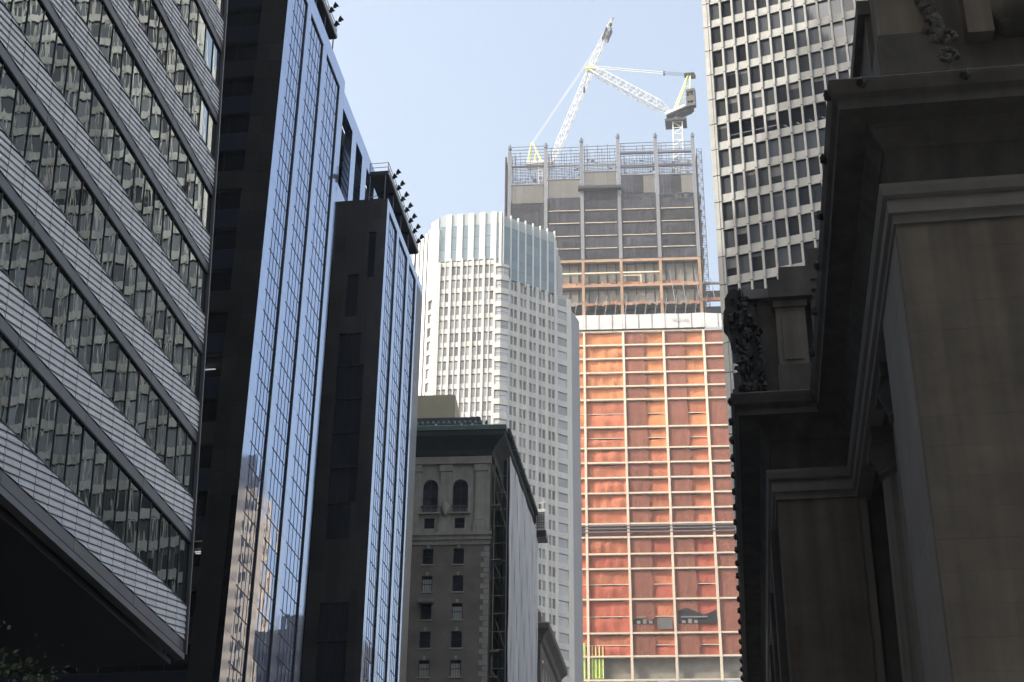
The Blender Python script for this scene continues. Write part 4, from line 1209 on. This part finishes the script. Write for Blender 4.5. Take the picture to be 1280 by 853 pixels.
    for u in (-3.3, -7.3, -10.8, -14.2):
        mb = MB(); mb.box(fr, u - .75, u + .75, 65.9, 67.0, -.05, .22); mb.box(fr, u - .6, u + .6, 67.0, 73.4, -.05, .14); mb.box(fr, u - .42, u + .42, 67.4, 73.0, .14, .17); mb.box(fr, u - .75, u + .75, 73.4, 74.2, -.05, .25)
        build(mb, 'pilaster', M['limestone'], t)
    mb = MB(); mb.lump(fr.p(-7.3, 68.8, .3), (.45, .35, .9), 4, 8, .2); build(mb, 'cartouche', M['limestone'], t, smooth=True)
    mb = MB(); mb.box(fr, U0, UE + .15, 74.3, 75.2, -.05, .3); build(mb, 'architrave', M['limestone'], t)
    # quoins at the street corner
    for k in range(30):
        z = 64.2 - k * .62
        w_ = .9 if k % 2 else .55
        piece('quoin', fr, (UE - w_, UE + .04, z - .58, z, -.3, .06), M['limestone'], t)
    # street flank and roof
    mb = MB(); mb.wbox(-40, -26.35, 163.3, 187.3, 0, 75.2); build(mb, 'flank_wall', M['brick'], t)
    # cornice
    path = [(-40.2, 160.8), (-26.4, 161.8), (-26.3, 187.6)]
    mb = MB(); pr = [(0, 75.2), (.3, 75.3), (.5, 75.9), (1.2, 76.6), (1.95, 77.1), (2.0, 77.6), (2.15, 77.7)]
    pr = [(-o, z) for o, z in pr]
    sweep(mb, path, pr); build(mb, 'cornice', M['cornice_dark'], t)
    mb = MB(); sweep(mb, path, [(-2.15, 77.7), (-2.2, 78.2), (-2.05, 78.35), (1.0, 78.6)]); build(mb, 'cornice_edge', M['copper'], t)
    for i in range(22):
        u = -15.6 + i * .62
        mb = MB(); q = fr.p(u, 78.4, 1.95); mb.lathe(q, [(.05, 0), (.16, .12), (.2, .3), (.1, .52), (.0, .62)], 6); build(mb, 'cresting', M['copper'], t)
    for i in range(34):
        mb = MB(); q = Vector((-24.25, 161 + i * .8, 78.0)); mb.wbox(q.x, q.x + .35, q.y, q.y + .35, q.z - .4, q.z + .3); build(mb, 'bracket', M['cornice_dark'], t)
    # roof structure behind the cresting
    f2 = Fr((-24.12, 166, 0), 4)
    mb = MB(); mb.box(f2, -16, -4.15, 80.6, 82.25, -.3, 0); mb.box(f2, -4.4, -4.15, 78.6, 82.25, -9, -.3); build(mb, 'roof_fascia', M['navy_steel'], t)
    mb = MB(); mb.box(f2, -16, -4.4, 78.6, 80.6, -6.0, -5.7); build(mb, 'roof_screen', M['navy_steel'], t)
    for u in (-12.6, -9.4, -6.5, -5.2): piece('roof_post', f2, (u - .18, u + .18, 78.4, 81.3, .01, .35), M['pale_post'], t)
    mb = MB()
    for u in (-11.2, -10.6, -8.6, -8.2): mb.tube(f2.p(u, 79.0, .3), f2.p(u + .9 * (1 if u < -10 else -1), 80.6, .3), .07, 4)
    for z in (79.0, 79.5): mb.tube(f2.p(-16, z, .5), f2.p(-4.6, z, .5), .05, 4)
    build(mb, 'roof_brace', M['pale_post'], t)
    f3 = Fr((-24.12, 170, 0), 4)
    mb = MB(); mb.box(f3, -17, -8.0, 80.6, 87.3, -5.5, 0); build(mb, 'bulkhead', M['bulkhead'], t)
    # ------------------------------------------------ scaffold and sheeting on the street flank
    s = thing('scaffold', 'scaffold wrapped in pale ribbed sheeting along the brick building street side', 'scaffold', (-25, 174, 0))
    X = -24.12
    nst = 24
    for i in range(nst):
        y0 = 162.1 + i * 1.059; y1 = y0 + 1.05
        def f(a, b, y0=y0, y1=y1):
            y = y0 + (y1 - y0) * a
            return Vector((X + .05 * math.sin(y * 9) + .05 * math.sin(b * 22 + i), y, 30 + b * 45.4))
        mb = MB(); mb.grid(f, 12, 10); build(mb, 'sheet_panel', M['sheet'], s, smooth=True)
    for y in (162.1, 166.7, 171.3, 175.9, 180.5, 185.1):
        for x in (X - .25, X - 1.7):
            mb = MB(); mb.tube((x, y, 0), (x, y, 75), .05, 5); build(mb, 'standard', M['scaffold'], s)
    mb = MB()
    for k in range(18):
        z = 38 + k * 2.05
        mb.tube((X - .25, 162.1, z), (X - 1.9, 162.1, z), .045, 5); mb.tube((X - 1.7, 162.0, z), (X - 1.7, 185, z), .045, 5)
    build(mb, 'ledger', M['scaffold'], s)
    for z0, z1, a, b in ((70, 75, -1.7, -.3), (66, 70.5, -1.4, -.2), (60.5, 62.5, -1.7, -.8), (52.5, 55.5, -1.3, -.3), (48, 49.8, -1.6, -.2)):
        mb = MB(); mb.tube((X + a, 161.9, z1), (X + b, 161.9, z0), .045, 5); build(mb, 'brace', M['scaffold'], s)
    for z in (49.2, 52.0, 62.5, 69.0):
        mb = MB(); mb.wbox(X - 2.0, X - .9, 161.6, 163.3, z, z + .12); build(mb, 'deck_board', M['scaffold'], s)
    mb = MB(); mb.wbox(X - .9, X - .4, 163.4, 187, 30, 75.3); build(mb, 'dark_liner', M['black'], s)
def _pane(fr, a, b, c, d, e, f):
    mb = MB(); mb.box(fr, a, b, c, d, e, f); return mb
club()

def far_rooftop():
    t = thing('cooling_unit', 'small white rooftop unit with a gridded face over the end of the scaffold sheeting', 'rooftop unit', (-23.6, 187.2, 74))
    mb = MB(); mb.wbox(-24.2, -23.0, 186.4, 188.6, 75.6, 78.6); build(mb, 'casing', M['pale_post'], t)
    mb = MB()
    for k in range(7): mb.box(WORLD, -24.1, -23.1, 76.0 + k * .34, 76.05 + k * .34, -186.39, -186.33)
    for k in range(4): mb.box(WORLD, -24.0 + k * .27, -23.96 + k * .27, 75.8, 78.2, -186.385, -186.335)
    build(mb, 'grille', M['dark_metal'], t)
    mb = MB(); mb.wbox(-24.3, -22.9, 186.3, 188.6, 74.7, 75.58); build(mb, 'bracket', M['dark_metal'], t)
    mb = MB(); mb.tube((-23.3, 186.6, 78.6), (-23.3, 186.6, 80.1), .05, 5); mb.tube((-24.0, 186.9, 79.6), (-22.8, 186.9, 79.7), .1, 5); build(mb, 'frame', M['pale_post'], t)
    h = thing('cornice_house', 'narrow grey building with a heavy classical cornice just beyond the scaffold', 'building', (-30, 202, 0))
    mb = MB(); mb.wbox(-40, -24.3, 192, 212, 0, 63.2); build(mb, 'wall', M['gct_dark'], h)
    mb = MB(); sweep(mb, [(-40, 192), (-24.3, 192), (-24.3, 212)], [(0, 62.5), (-.3, 62.7), (-.5, 63.4), (-1.25, 64.0), (-1.3, 64.7), (-1.0, 64.9), (2, 65.1)]); build(mb, 'cornice', M['gct_dark'], h)
    mb = MB(); mb.wbox(-26, -24.28, 192.5, 193.7, 65, 66.3); mb.lathe((-24.9, 193, 66.2), [(.5, 0), (.6, .5), (.3, 1.0), (0, 1.3)], 8); build(mb, 'finial', M['gct_dark'], h)
    for k in range(5): piece('window', Fr((-24.3, 0, 0), 90), (193.5 + k * 3.4, 195 + k * 3.4, 58.2, 61), M['dark_glass'], h) if False else piece('window', Fr((-24.3, 0, 0), 90), (193.5 + k * 3.4, 195.0 + k * 3.4, 57.8, 61.0, -.1, .03), M['dark_glass'], h)
    for k in range(5): piece('window', Fr((-24.3, 0, 0), 90), (193.5 + k * 3.4, 195.0 + k * 3.4, 52.8, 56.0, -.1, .03), M['dark_glass'], h)
far_rooftop()

# ================================================================== stone terminal (right)
def terminal():
    t = thing('stone_terminal', 'dark classical stone building at right with deep cornice, piers and fluted columns', 'building', (8, 60, 0))
    PX, PY = 4.79, 34.6
    fN = Fr((PX, PY, 0), 0)                   # near pier front, u = x - PX
    fW = Fr((PX, 0, 0), -90)                  # near pier street side, u = -y
    Z1 = 23.35
    def ashlar(fr, u0, u1, z0, z1, mat, h=.78, w=1.56, name='stone_block', depth=.4):
        out = []; r = 0; z = z1
        while z > z0 + .1:
            zz = max(z0, z - h); off = 0 if r % 2 else w * .5
            u = u0 - off
            while u < u1 - .02:
                a, b = max(u, u0), min(u + w, u1)
                if b - a > .08: out.append((a + .0018, b - .0018, zz + .0018, z - .0018, -depth, random.uniform(-.004, .002)))
                u += w
            z = zz; r += 1
        pieces(name, fr, out, mat, t, limit=300)
    ashlar(fN, 0, 6.3, 6, Z1, M['gct_stone'])
    mb = MB(); mb.wbox(PX + .05, 30, PY + .35, 39.8, 0, Z1); mb.wbox(PX, 30, PY, 39.8, 0, 5.99); mb.wbox(PX + 6.3, 30, PY, PY + .4, 5.99, Z1); build(mb, 'near_pier', M['gct_stone'], t)
    fW2 = Fr((PX, PY + .41, 0), 90); fW2.D = Vector((-1, 0, 0)); fW2.U = Vector((0, 1, 0))
    ashlar(fW2, 0, 39.8 - PY - .41, 6, Z1, M['gct_grey'], h=1.56, w=6, name='side_block', depth=.1)
    mb = MB(); mb.wbox(PX - .02, PX + .0, PY + .41, 39.8, 0, 5.99); build(mb, 'pier_side', M['gct_grey'], t)
    # far pavilion
    FX, FY = 1.93, 52.7
    fF = Fr((FX, FY, 0), 0)
    ashlar(fF, 0, 2.82, 6, Z1, M['gct_stone'])
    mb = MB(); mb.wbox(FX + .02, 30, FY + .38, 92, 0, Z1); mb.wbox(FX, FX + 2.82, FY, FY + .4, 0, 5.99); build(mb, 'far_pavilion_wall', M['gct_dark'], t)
    mb = MB(); mb.wbox(FX + 2.83, FX + 3.14, FY + .1, FY + .38, 0, Z1); build(mb, 'far_pilaster', M['gct_grey'], t)
    for k in range(5):
        y = 55.5 + k * 7.2
        mb = MB(); mb.wbox(FX - .25, FX + .1, y, y + 1.8, 0, Z1); build(mb, 'side_pilaster', M['gct_dark'], t)
        mb = MB(); mb.wbox(FX - .05, FX + .015, y + 2.6, y + 6.4, 6, 20); build(mb, 'side_window', M['dark_glass'], t)
    # recess with fluted columns
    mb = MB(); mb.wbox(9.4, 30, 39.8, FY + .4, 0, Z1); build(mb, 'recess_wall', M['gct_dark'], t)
    for y in (43.4, 47.9):
        c = Vector((6.0, y, 0)); mb = MB(); nfl = 18; ring = []
        pts = []
        for i in range(nfl * 4):
            th = 2 * math.pi * i / (nfl * 4)
            r = .95 - (.0, .10, .15, .10)[i % 4]
            pts.append((math.cos(th) * r, math.sin(th) * r))
        lev = [(1.0, 1.03), (8, 1.0), (16, .95), (21.9, .88)]
        k = len(mb.v)
        for z, s in lev: mb.v += [(c.x + x * s, c.y + yy * s, z) for x, yy in pts]
        n = len(pts)
        for a in range(len(lev) - 1):
            for i in range(n): mb.f.append((k + a * n + i, k + a * n + (i + 1) % n, k + (a + 1) * n + (i + 1) % n, k + (a + 1) * n + i))
        col = build(mb, 'fluted_column', M['gct_grey'], t)
        mb = MB(); mb.lathe((c.x, c.y, 21.9), [(.86, 0), (.95, .1), (.9, .2), (1.0, .5), (1.15, .9), (1.2, 1.0)], 24); mb.wbox(c.x - 1.15, c.x + 1.15, c.y - 1.15, c.y + 1.15, 22.9, Z1 - .01); build(mb, 'capital', M['gct_dark'], col)
        mb = MB(); mb.wbox(c.x - 1.2, c.x + 1.2, c.y - 1.2, c.y + 1.2, 0, .6); mb.lathe((c.x, c.y, .6), [(1.15, 0), (1.15, .2), (1.0, .4)], 24); build(mb, 'plinth', M['gct_grey'], col)
    # entablature
    path = [(14, PY), (PX, PY), (PX, FY), (FX, FY), (FX, 93)]
    path = [(x, y) for x, y in path]
    neg = lambda pr: [(-o, z) for o, z in pr]
    mb = MB(); sweep(mb, path, [(-.6, Z1 + .004), (.10, Z1 + .004), (.10, 23.62), (.16, 23.64), (.16, 23.98), (.24, 24.0), (.24, 24.22), (.34, 24.3), (.34, 24.42), (.06, 24.5)] if False else [(-1.5, Z1 + .004), (.06, Z1 + .004), (.06, 23.6), (.17, 23.62), (.17, 24.0), (.12, 24.02), (.12, 24.06), (.27, 24.1), (.33, 24.3), (.33, 24.42), (.06, 24.5)])
    build(mb, 'architrave', M['gct_grey'], t)
    mb = MB(); sweep(mb, path, [(.06, 24.5), (.06, 25.62), (.12, 25.64), (.16, 25.74), (.30, 25.9)]); build(mb, 'frieze', M['gct_dark'], t)
    mb = MB(); sweep(mb, path, [(.30, 25.9), (.42, 26.1), (.46, 26.24), (1.14, 26.26), (1.16, 26.22), (1.22, 26.22), (1.24, 26.5), (1.36, 26.62), (1.43, 26.9), (1.45, 27.0), (1.42, 27.05), (-.3, 27.3)]); build(mb, 'cornice', M['gct_dark'], t)
    mb = MB(); mb.wbox(PX + .4, 30, PY + .4, 92, Z1 + .3, 27.2); mb.wbox(FX + .4, 9, FY + .4, 92, Z1 + .3, 27.2); build(mb, 'roof_mass', M['gct_dark'], t)
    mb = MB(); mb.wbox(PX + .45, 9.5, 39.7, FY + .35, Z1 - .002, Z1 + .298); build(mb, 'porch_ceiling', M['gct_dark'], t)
    # lion heads on the cornice
    def lion(x, y, sd):
        mb = MB(); mb.lump((x, y, 26.86), (.13, .13, .16), sd, 7, .18); build(mb, 'lion_head', M['bronze'], t)
    k = 0
    for i in range(6): k += 1; lion(PX - 1.45, PY - 1.0 + i * 2.9, k)
    for i in range(24): k += 1; lion(FX - 1.45, FY - 1.1 + i * 1.7, k)
    for i in range(3): k += 1; lion(PX - .6 + i * 2.6, PY - 1.46, k)
    # near attic: stepped parapet, pedestal, wall, carved trophies
    mb = MB(); mb.wbox(4.75, 16, 35.2, 50, 27.3, 30.7); build(mb, 'attic_wall', M['gct_dark'], t)
    mb = MB(); mb.wbox(4.55, 5.2, 35.1, 50, 30.71, 31.2); build(mb, 'attic_coping', M['gct_dark'], t)
    mb = MB(); mb.wbox(4.72, 6.5, 33.5, 35.2, 27.31, 28.5); mb.wbox(4.8, 6.4, 33.6, 35.2, 28.5, 28.7); build(mb, 'pedestal', M['gct_dark'], t)
    mb = MB(); mb.wbox(4.9, 6.35, 33.75, 35.19, 28.7, 36); build(mb, 'attic_pier', M['gct_stone'], t)
    mb = MB(); mb.wbox(6.5, 15, 34.4, 35.19, 27.31, 36); build(mb, 'attic_front', M['gct_stone'], t)
    mb = MB(); mb.wbox(7.2, 7.9, 33.9, 34.4, 28.8, 36); build(mb, 'attic_pilaster', M['gct_stone'], t)
    mb = MB()
    for q in range(13): mb.lump((6.22 + .16 * math.sin(q * .75), 33.62, 28.35 + q * .24), (.2 - .004 * q, .2, .2), q, 14, .10)
    for sgn in (-1, 1):
        for q in range(14):      # volutes at the foot
            a1 = q * .5; r1 = .27 - q * .016
            mb.lump((6.5 + sgn * .02 + math.cos(a1) * r1, 33.55, 27.75 + (.0 if sgn < 0 else .62) + math.sin(a1) * r1), (.085, .12, .085), q + 20, 10, .08)
    for q in range(22):
        c = Vector((6.22 + .2 * math.sin(q * 2.1), 33.45, 28.3 + q * .14)); d = Vector((.26 * math.cos(q * 2.4), -.06, .2 + .1 * math.sin(q))); w_ = Vector((-d.z, 0, d.x)) * .3
        mb.prism([c, c + d * .5 + w_, c + d, c + d * .5 - w_], [c + Vector((0, .15, 0)), c + d * .5 + w_ + Vector((0, .15, 0)), c + d + Vector((0, .15, 0)), c + d * .5 - w_ + Vector((0, .15, 0))])
    build(mb, 'carved_trophy', M['gct_dark'], t)
    mb = MB(); mb.lathe((8.9, 34.2, 28.9), [(.7, 0), (1.0, .3), (1.1, .8), (.8, 1.4), (.3, 1.8)], 14)
    for q in range(6): mb.lump((8.3 + q * .3, 33.9, 29.2 + .2 * math.sin(q * 2)), (.25, .2, .28), q + 40, 14, .12)
    build(mb, 'carved_shield', M['gct_dark'], t, smooth=True)
    # far attic with pilasters and stepped blocks
    A = Fr((0, 54.0, 0), 0)
    def blk(n, a, b, c, d, e, f, mt='gct_stone'):
        mb = MB(); mb.box(A, a, b, c, d, e, f); return build(mb, n, M[mt], t)
    blk('far_attic_wall', 1.45, 9, 27.3, 32.6, -20, -.35, 'gct_dark')
    blk('far_attic_plinth', 2.2, 9, 27.35, 28.3, -.34, .15); blk('far_attic_plinth', 2.35, 3.75, 28.32, 29.45, -.34, .1, 'gct_dark')
    blk('far_attic_pilaster', 2.45, 3.6, 29.47, 32.0, -.34, .0); blk('far_attic_panel', 2.68, 3.4, 29.7, 31.75, .002, .04)
    blk('far_attic_pilaster', 3.85, 5.2, 28.3, 32.4, -.34, -.08)
    blk('far_attic_capital', 2.38, 3.7, 32.02, 32.3, -.34, .08); blk('far_attic_capital', 3.78, 5.2, 32.42, 32.65, -.34, .0)
    blk('far_attic_cornice', 2.25, 3.9, 32.32, 33.1, -.34, .35, 'gct_dark'); blk('far_attic_cornice', 3.2, 6, 32.7, 33.55, -3, .15, 'gct_dark')
    blk('far_attic_block', 2.7, 4.2, 33.12, 33.75, -2.5, .2, 'gct_dark'); blk('far_attic_block', 3.85, 6, 33.77, 34.6, -3, .1, 'gct_dark')
    blk('far_ledge', 1.25, 2.3, 32.62, 33.05, -1.5, -.2, 'gct_grey')
    mb = MB()
    rr = random.Random(9)
    out = [(0.61, 28.21), (0.8, 28.37), (0.89, 28.64), (0.96, 29.0), (0.89, 29.41), (0.95, 29.74), (0.89, 29.95), (0.87, 30.24), (0.8, 30.53), (0.66, 30.75), (0.62, 31.09), (0.55, 31.34), (0.4, 31.56), (0.44, 32.03), (0.6, 32.4), (0.51, 32.6), (0.65, 32.85), (0.72, 32.99), (0.94, 33.04), (1.06, 32.88), (1.03, 32.57), (1.2, 32.36), (1.74, 32.28), (1.6, 28.21)]
    mb.prism([(x, 54.9, z) for x, z in out], [(x, 54.05, z) for x, z in out])
    for q in range(46):      # carved relief over the mass: drapery folds, leaves and scroll ends
        f = rr.random(); z = 28.5 + f * 4.2
        x = 1.22 + rr.gauss(0, .16) - (.25 if f > .72 else 0); r_ = rr.uniform(.07, .16)
        mb.lump((x, 54.02, z), (r_ * rr.uniform(.7, 1.2), .16, r_ * rr.uniform(1.2, 2.4)), q + 60, 10, .18)
    for q in range(40):
        f = rr.random(); c = Vector((1.15 + rr.gauss(0, .2), 53.95, 28.5 + f * 4.2)); a1 = rr.uniform(0, 6.28)
        d = Vector((math.cos(a1), -.25, math.sin(a1))) * rr.uniform(.15, .34); w_ = Vector((-d.z, 0, d.x)) * .32
        mb.prism([c, c + d * .5 + w_, c + d, c + d * .5 - w_], [c + Vector((0, .12, 0)), c + d * .5 + w_ + Vector((0, .12, 0)), c + d + Vector((0, .12, 0)), c + d * .5 - w_ + Vector((0, .12, 0))])
    for q in range(16):
        mb.lump((1.8 + rr.gauss(0, .08), 53.9, 28.2 + q * .2), (.10, .16, .13), q + 90, 9, .2)
    build(mb, 'carved_figure_group', M['bronze'], t)
    blk('statue_plinth', .6, 2.2, 27.35, 28.2, -1.2, .3, 'gct_dark')
terminal()

# ================================================================== street tree in the shade of the tower
def street_tree(x, y, h, seed, label):
    t = thing('street_tree', label, 'tree', (x, y, 0))
    rnd = random.Random(seed)
    mb = MB(); p = Vector((x, y, 0)); r = .2; segs = []
    for k in range(6):
        q = p + Vector((rnd.uniform(-.12, .12), rnd.uniform(-.12, .12), h * .11)); mb.tube(p, q, r, 8, r * .86, cap=False); p = q; r *= .86
    build(mb, 'trunk', M['bark'], t, smooth=True)
    mb = MB(); tips = []
    for k in range(11):
        a = k * 2.4; z0 = h * (.38 + .028 * k); b = Vector((x, y, min(z0, p.z)))
        e = Vector((x + math.cos(a) * rnd.uniform(1.2, 2.7), y + math.sin(a) * rnd.uniform(1.2, 2.7), z0 + rnd.uniform(1.2, 3.4)))
        mid = b.lerp(e, .5) + Vector((0, 0, .35)); mb.tube(b, mid, .08, 5, .06, cap=False); mb.tube(mid, e, .06, 5, .025, cap=False); tips += [mid, e, b.lerp(e, .8) + Vector((rnd.uniform(-.5, .5), rnd.uniform(-.5, .5), .4))]
    build(mb, 'limb', M['bark'], t)
    mb = MB()
    for c in tips:
        for k in range(220):
            d = Vector((rnd.gauss(0, .5), rnd.gauss(0, .5), rnd.gauss(0, .38))); q = c + d
            n = Vector((rnd.gauss(0, 1), rnd.gauss(0, 1), rnd.gauss(0, 1) + .6)).normalized(); s = rnd.uniform(.035, .08)
            u = n.orthogonal().normalized(); v = n.cross(u)
            mb.poly([q + u * s, q + v * s * .55, q - u * s, q - v * s * .55])
    build(mb, 'crown', M['leaf'], t, kind='stuff')
street_tree(-14.2, 29, 11.8, 1, 'dim street tree at lower left under the banded tower')

# ================================================================== rest of the city that the glass reflects, and unseen blocks, some added to cast shade
def city_block(name, label, x0, x1, y0, y1, tiers, wall_mat, win=True, pit=3.8):
    t = thing(name, label, 'building', ((x0 + x1) / 2, (y0 + y1) / 2, 0))
    mb = MB(); wb = MB(); zprev = 0
    for inset, z in tiers:
        a, b, c, d = (inset if isinstance(inset, tuple) else (inset,) * 4)
        mb.wbox(x0 + a, x1 - b, y0 + c, y1 - d, zprev, z)
        if win:
            zz = max(zprev, 20) + 1
            while zz < z - 3:
                xx = x0 + a + 1.2
                while xx < x1 - b - 2.2:
                    wb.wbox(xx, xx + 1.3, y0 + c - .06, y0 + c + .1, zz, zz + 2.1)
                    wb.wbox(xx, xx + 1.3, y1 - d - .1, y1 - d + .06, zz, zz + 2.1); xx += 2.6
                yy = y0 + c + 1.2
                while yy < y1 - d - 2.2:
                    wb.wbox(x0 + a - .06, x0 + a + .1, yy, yy + 1.3, zz, zz + 2.1)
                    wb.wbox(x1 - b - .1, x1 - b + .06, yy, yy + 1.3, zz, zz + 2.1); yy += 2.6
                zz += pit
        zprev = z
    build(mb, 'wall', wall_mat, t)
    if wb.f: build(wb, 'window', M['dark_glass'], t, kind='stuff')
    return t
tt = city_block('ornate_tower', 'tan stone tower with a spiky crown mirrored in the glass slab', 34, 62, 300, 311, [(0, 128), (1.5, 134)], M['tan_brick'])
mb = MB()
for i in range(7):
    mb.lathe((35.2 + i * 4.2, 300.8, 128), [(.9, 0), (.9, 3), (.5, 3.4), (.3, 7), (0, 9.5)], 8)
mb.prism([(36, 301.6, 134), (60, 301.6, 134), (60, 309.4, 134), (36, 309.4, 134)], [(38, 304, 143), (58, 304, 143), (58, 307, 143), (38, 307, 143)])
build(mb, 'crown', M['dark_tower'], tt)
city_block('dark_block', 'dark office block behind the concrete grid tower seen only as a reflection', 3.5, 15.5, 248, 262, [(0, 84), (3, 87.5)], M['dark_tower'])
city_block('added_shade_tower', 'added unseen stepped tower that shades the concrete grid tower', -78, -64, 80, 121.5, [(0, 150), ((0, 0, 0, 2), 158), ((0, 0, 0, 4), 165), ((0, 0, 0, 6), 174), ((0, 0, 0, 8), 182), ((0, 0, 0, 10), 190), ((0, 0, 0, 12), 198), ((0, 0, 0, 14), 206), ((0, 0, 0, 16), 215), ((0, 0, 0, 18), 223), ((0, 0, 0, 20), 232)], M['context'], win=False)  # unseen tower added, its tiers shaped to shade the grid tower
city_block('added_shade_block', 'added unseen plain block that shades the brick building', -85, -47, 141, 158, [(0, 118)], M['context'])  # unseen block added to keep the brick front in shade
city_block('south_block', 'tall stone office block across the street behind the camera', -100, 100, -75, -34, [(0, 120), (6, 165)], M['context'])

# ------------------------------------------------------------------ thin summer haze filling the whole scene
hm = bpy.data.materials.new('haze'); hm.use_nodes = True
ht = hm.node_tree
for n_ in list(ht.nodes):
    if n_.type == 'BSDF_PRINCIPLED': ht.nodes.remove(n_)
pv = ht.nodes.new('ShaderNodeVolumePrincipled')
pv.inputs['Color'].default_value = (0.86, 0.92, 1.0, 1)
pv.inputs['Density'].default_value = HAZE
pv.inputs['Anisotropy'].default_value = 0.2
ht.links.new(pv.outputs[0], ht.nodes['Material Output'].inputs['Volume'])
mb = MB(); mb.wbox(-2600, 2600, -2600, 2600, -1.0, 366)
hz = build(mb, 'haze', hm); hz['kind'] = 'stuff'
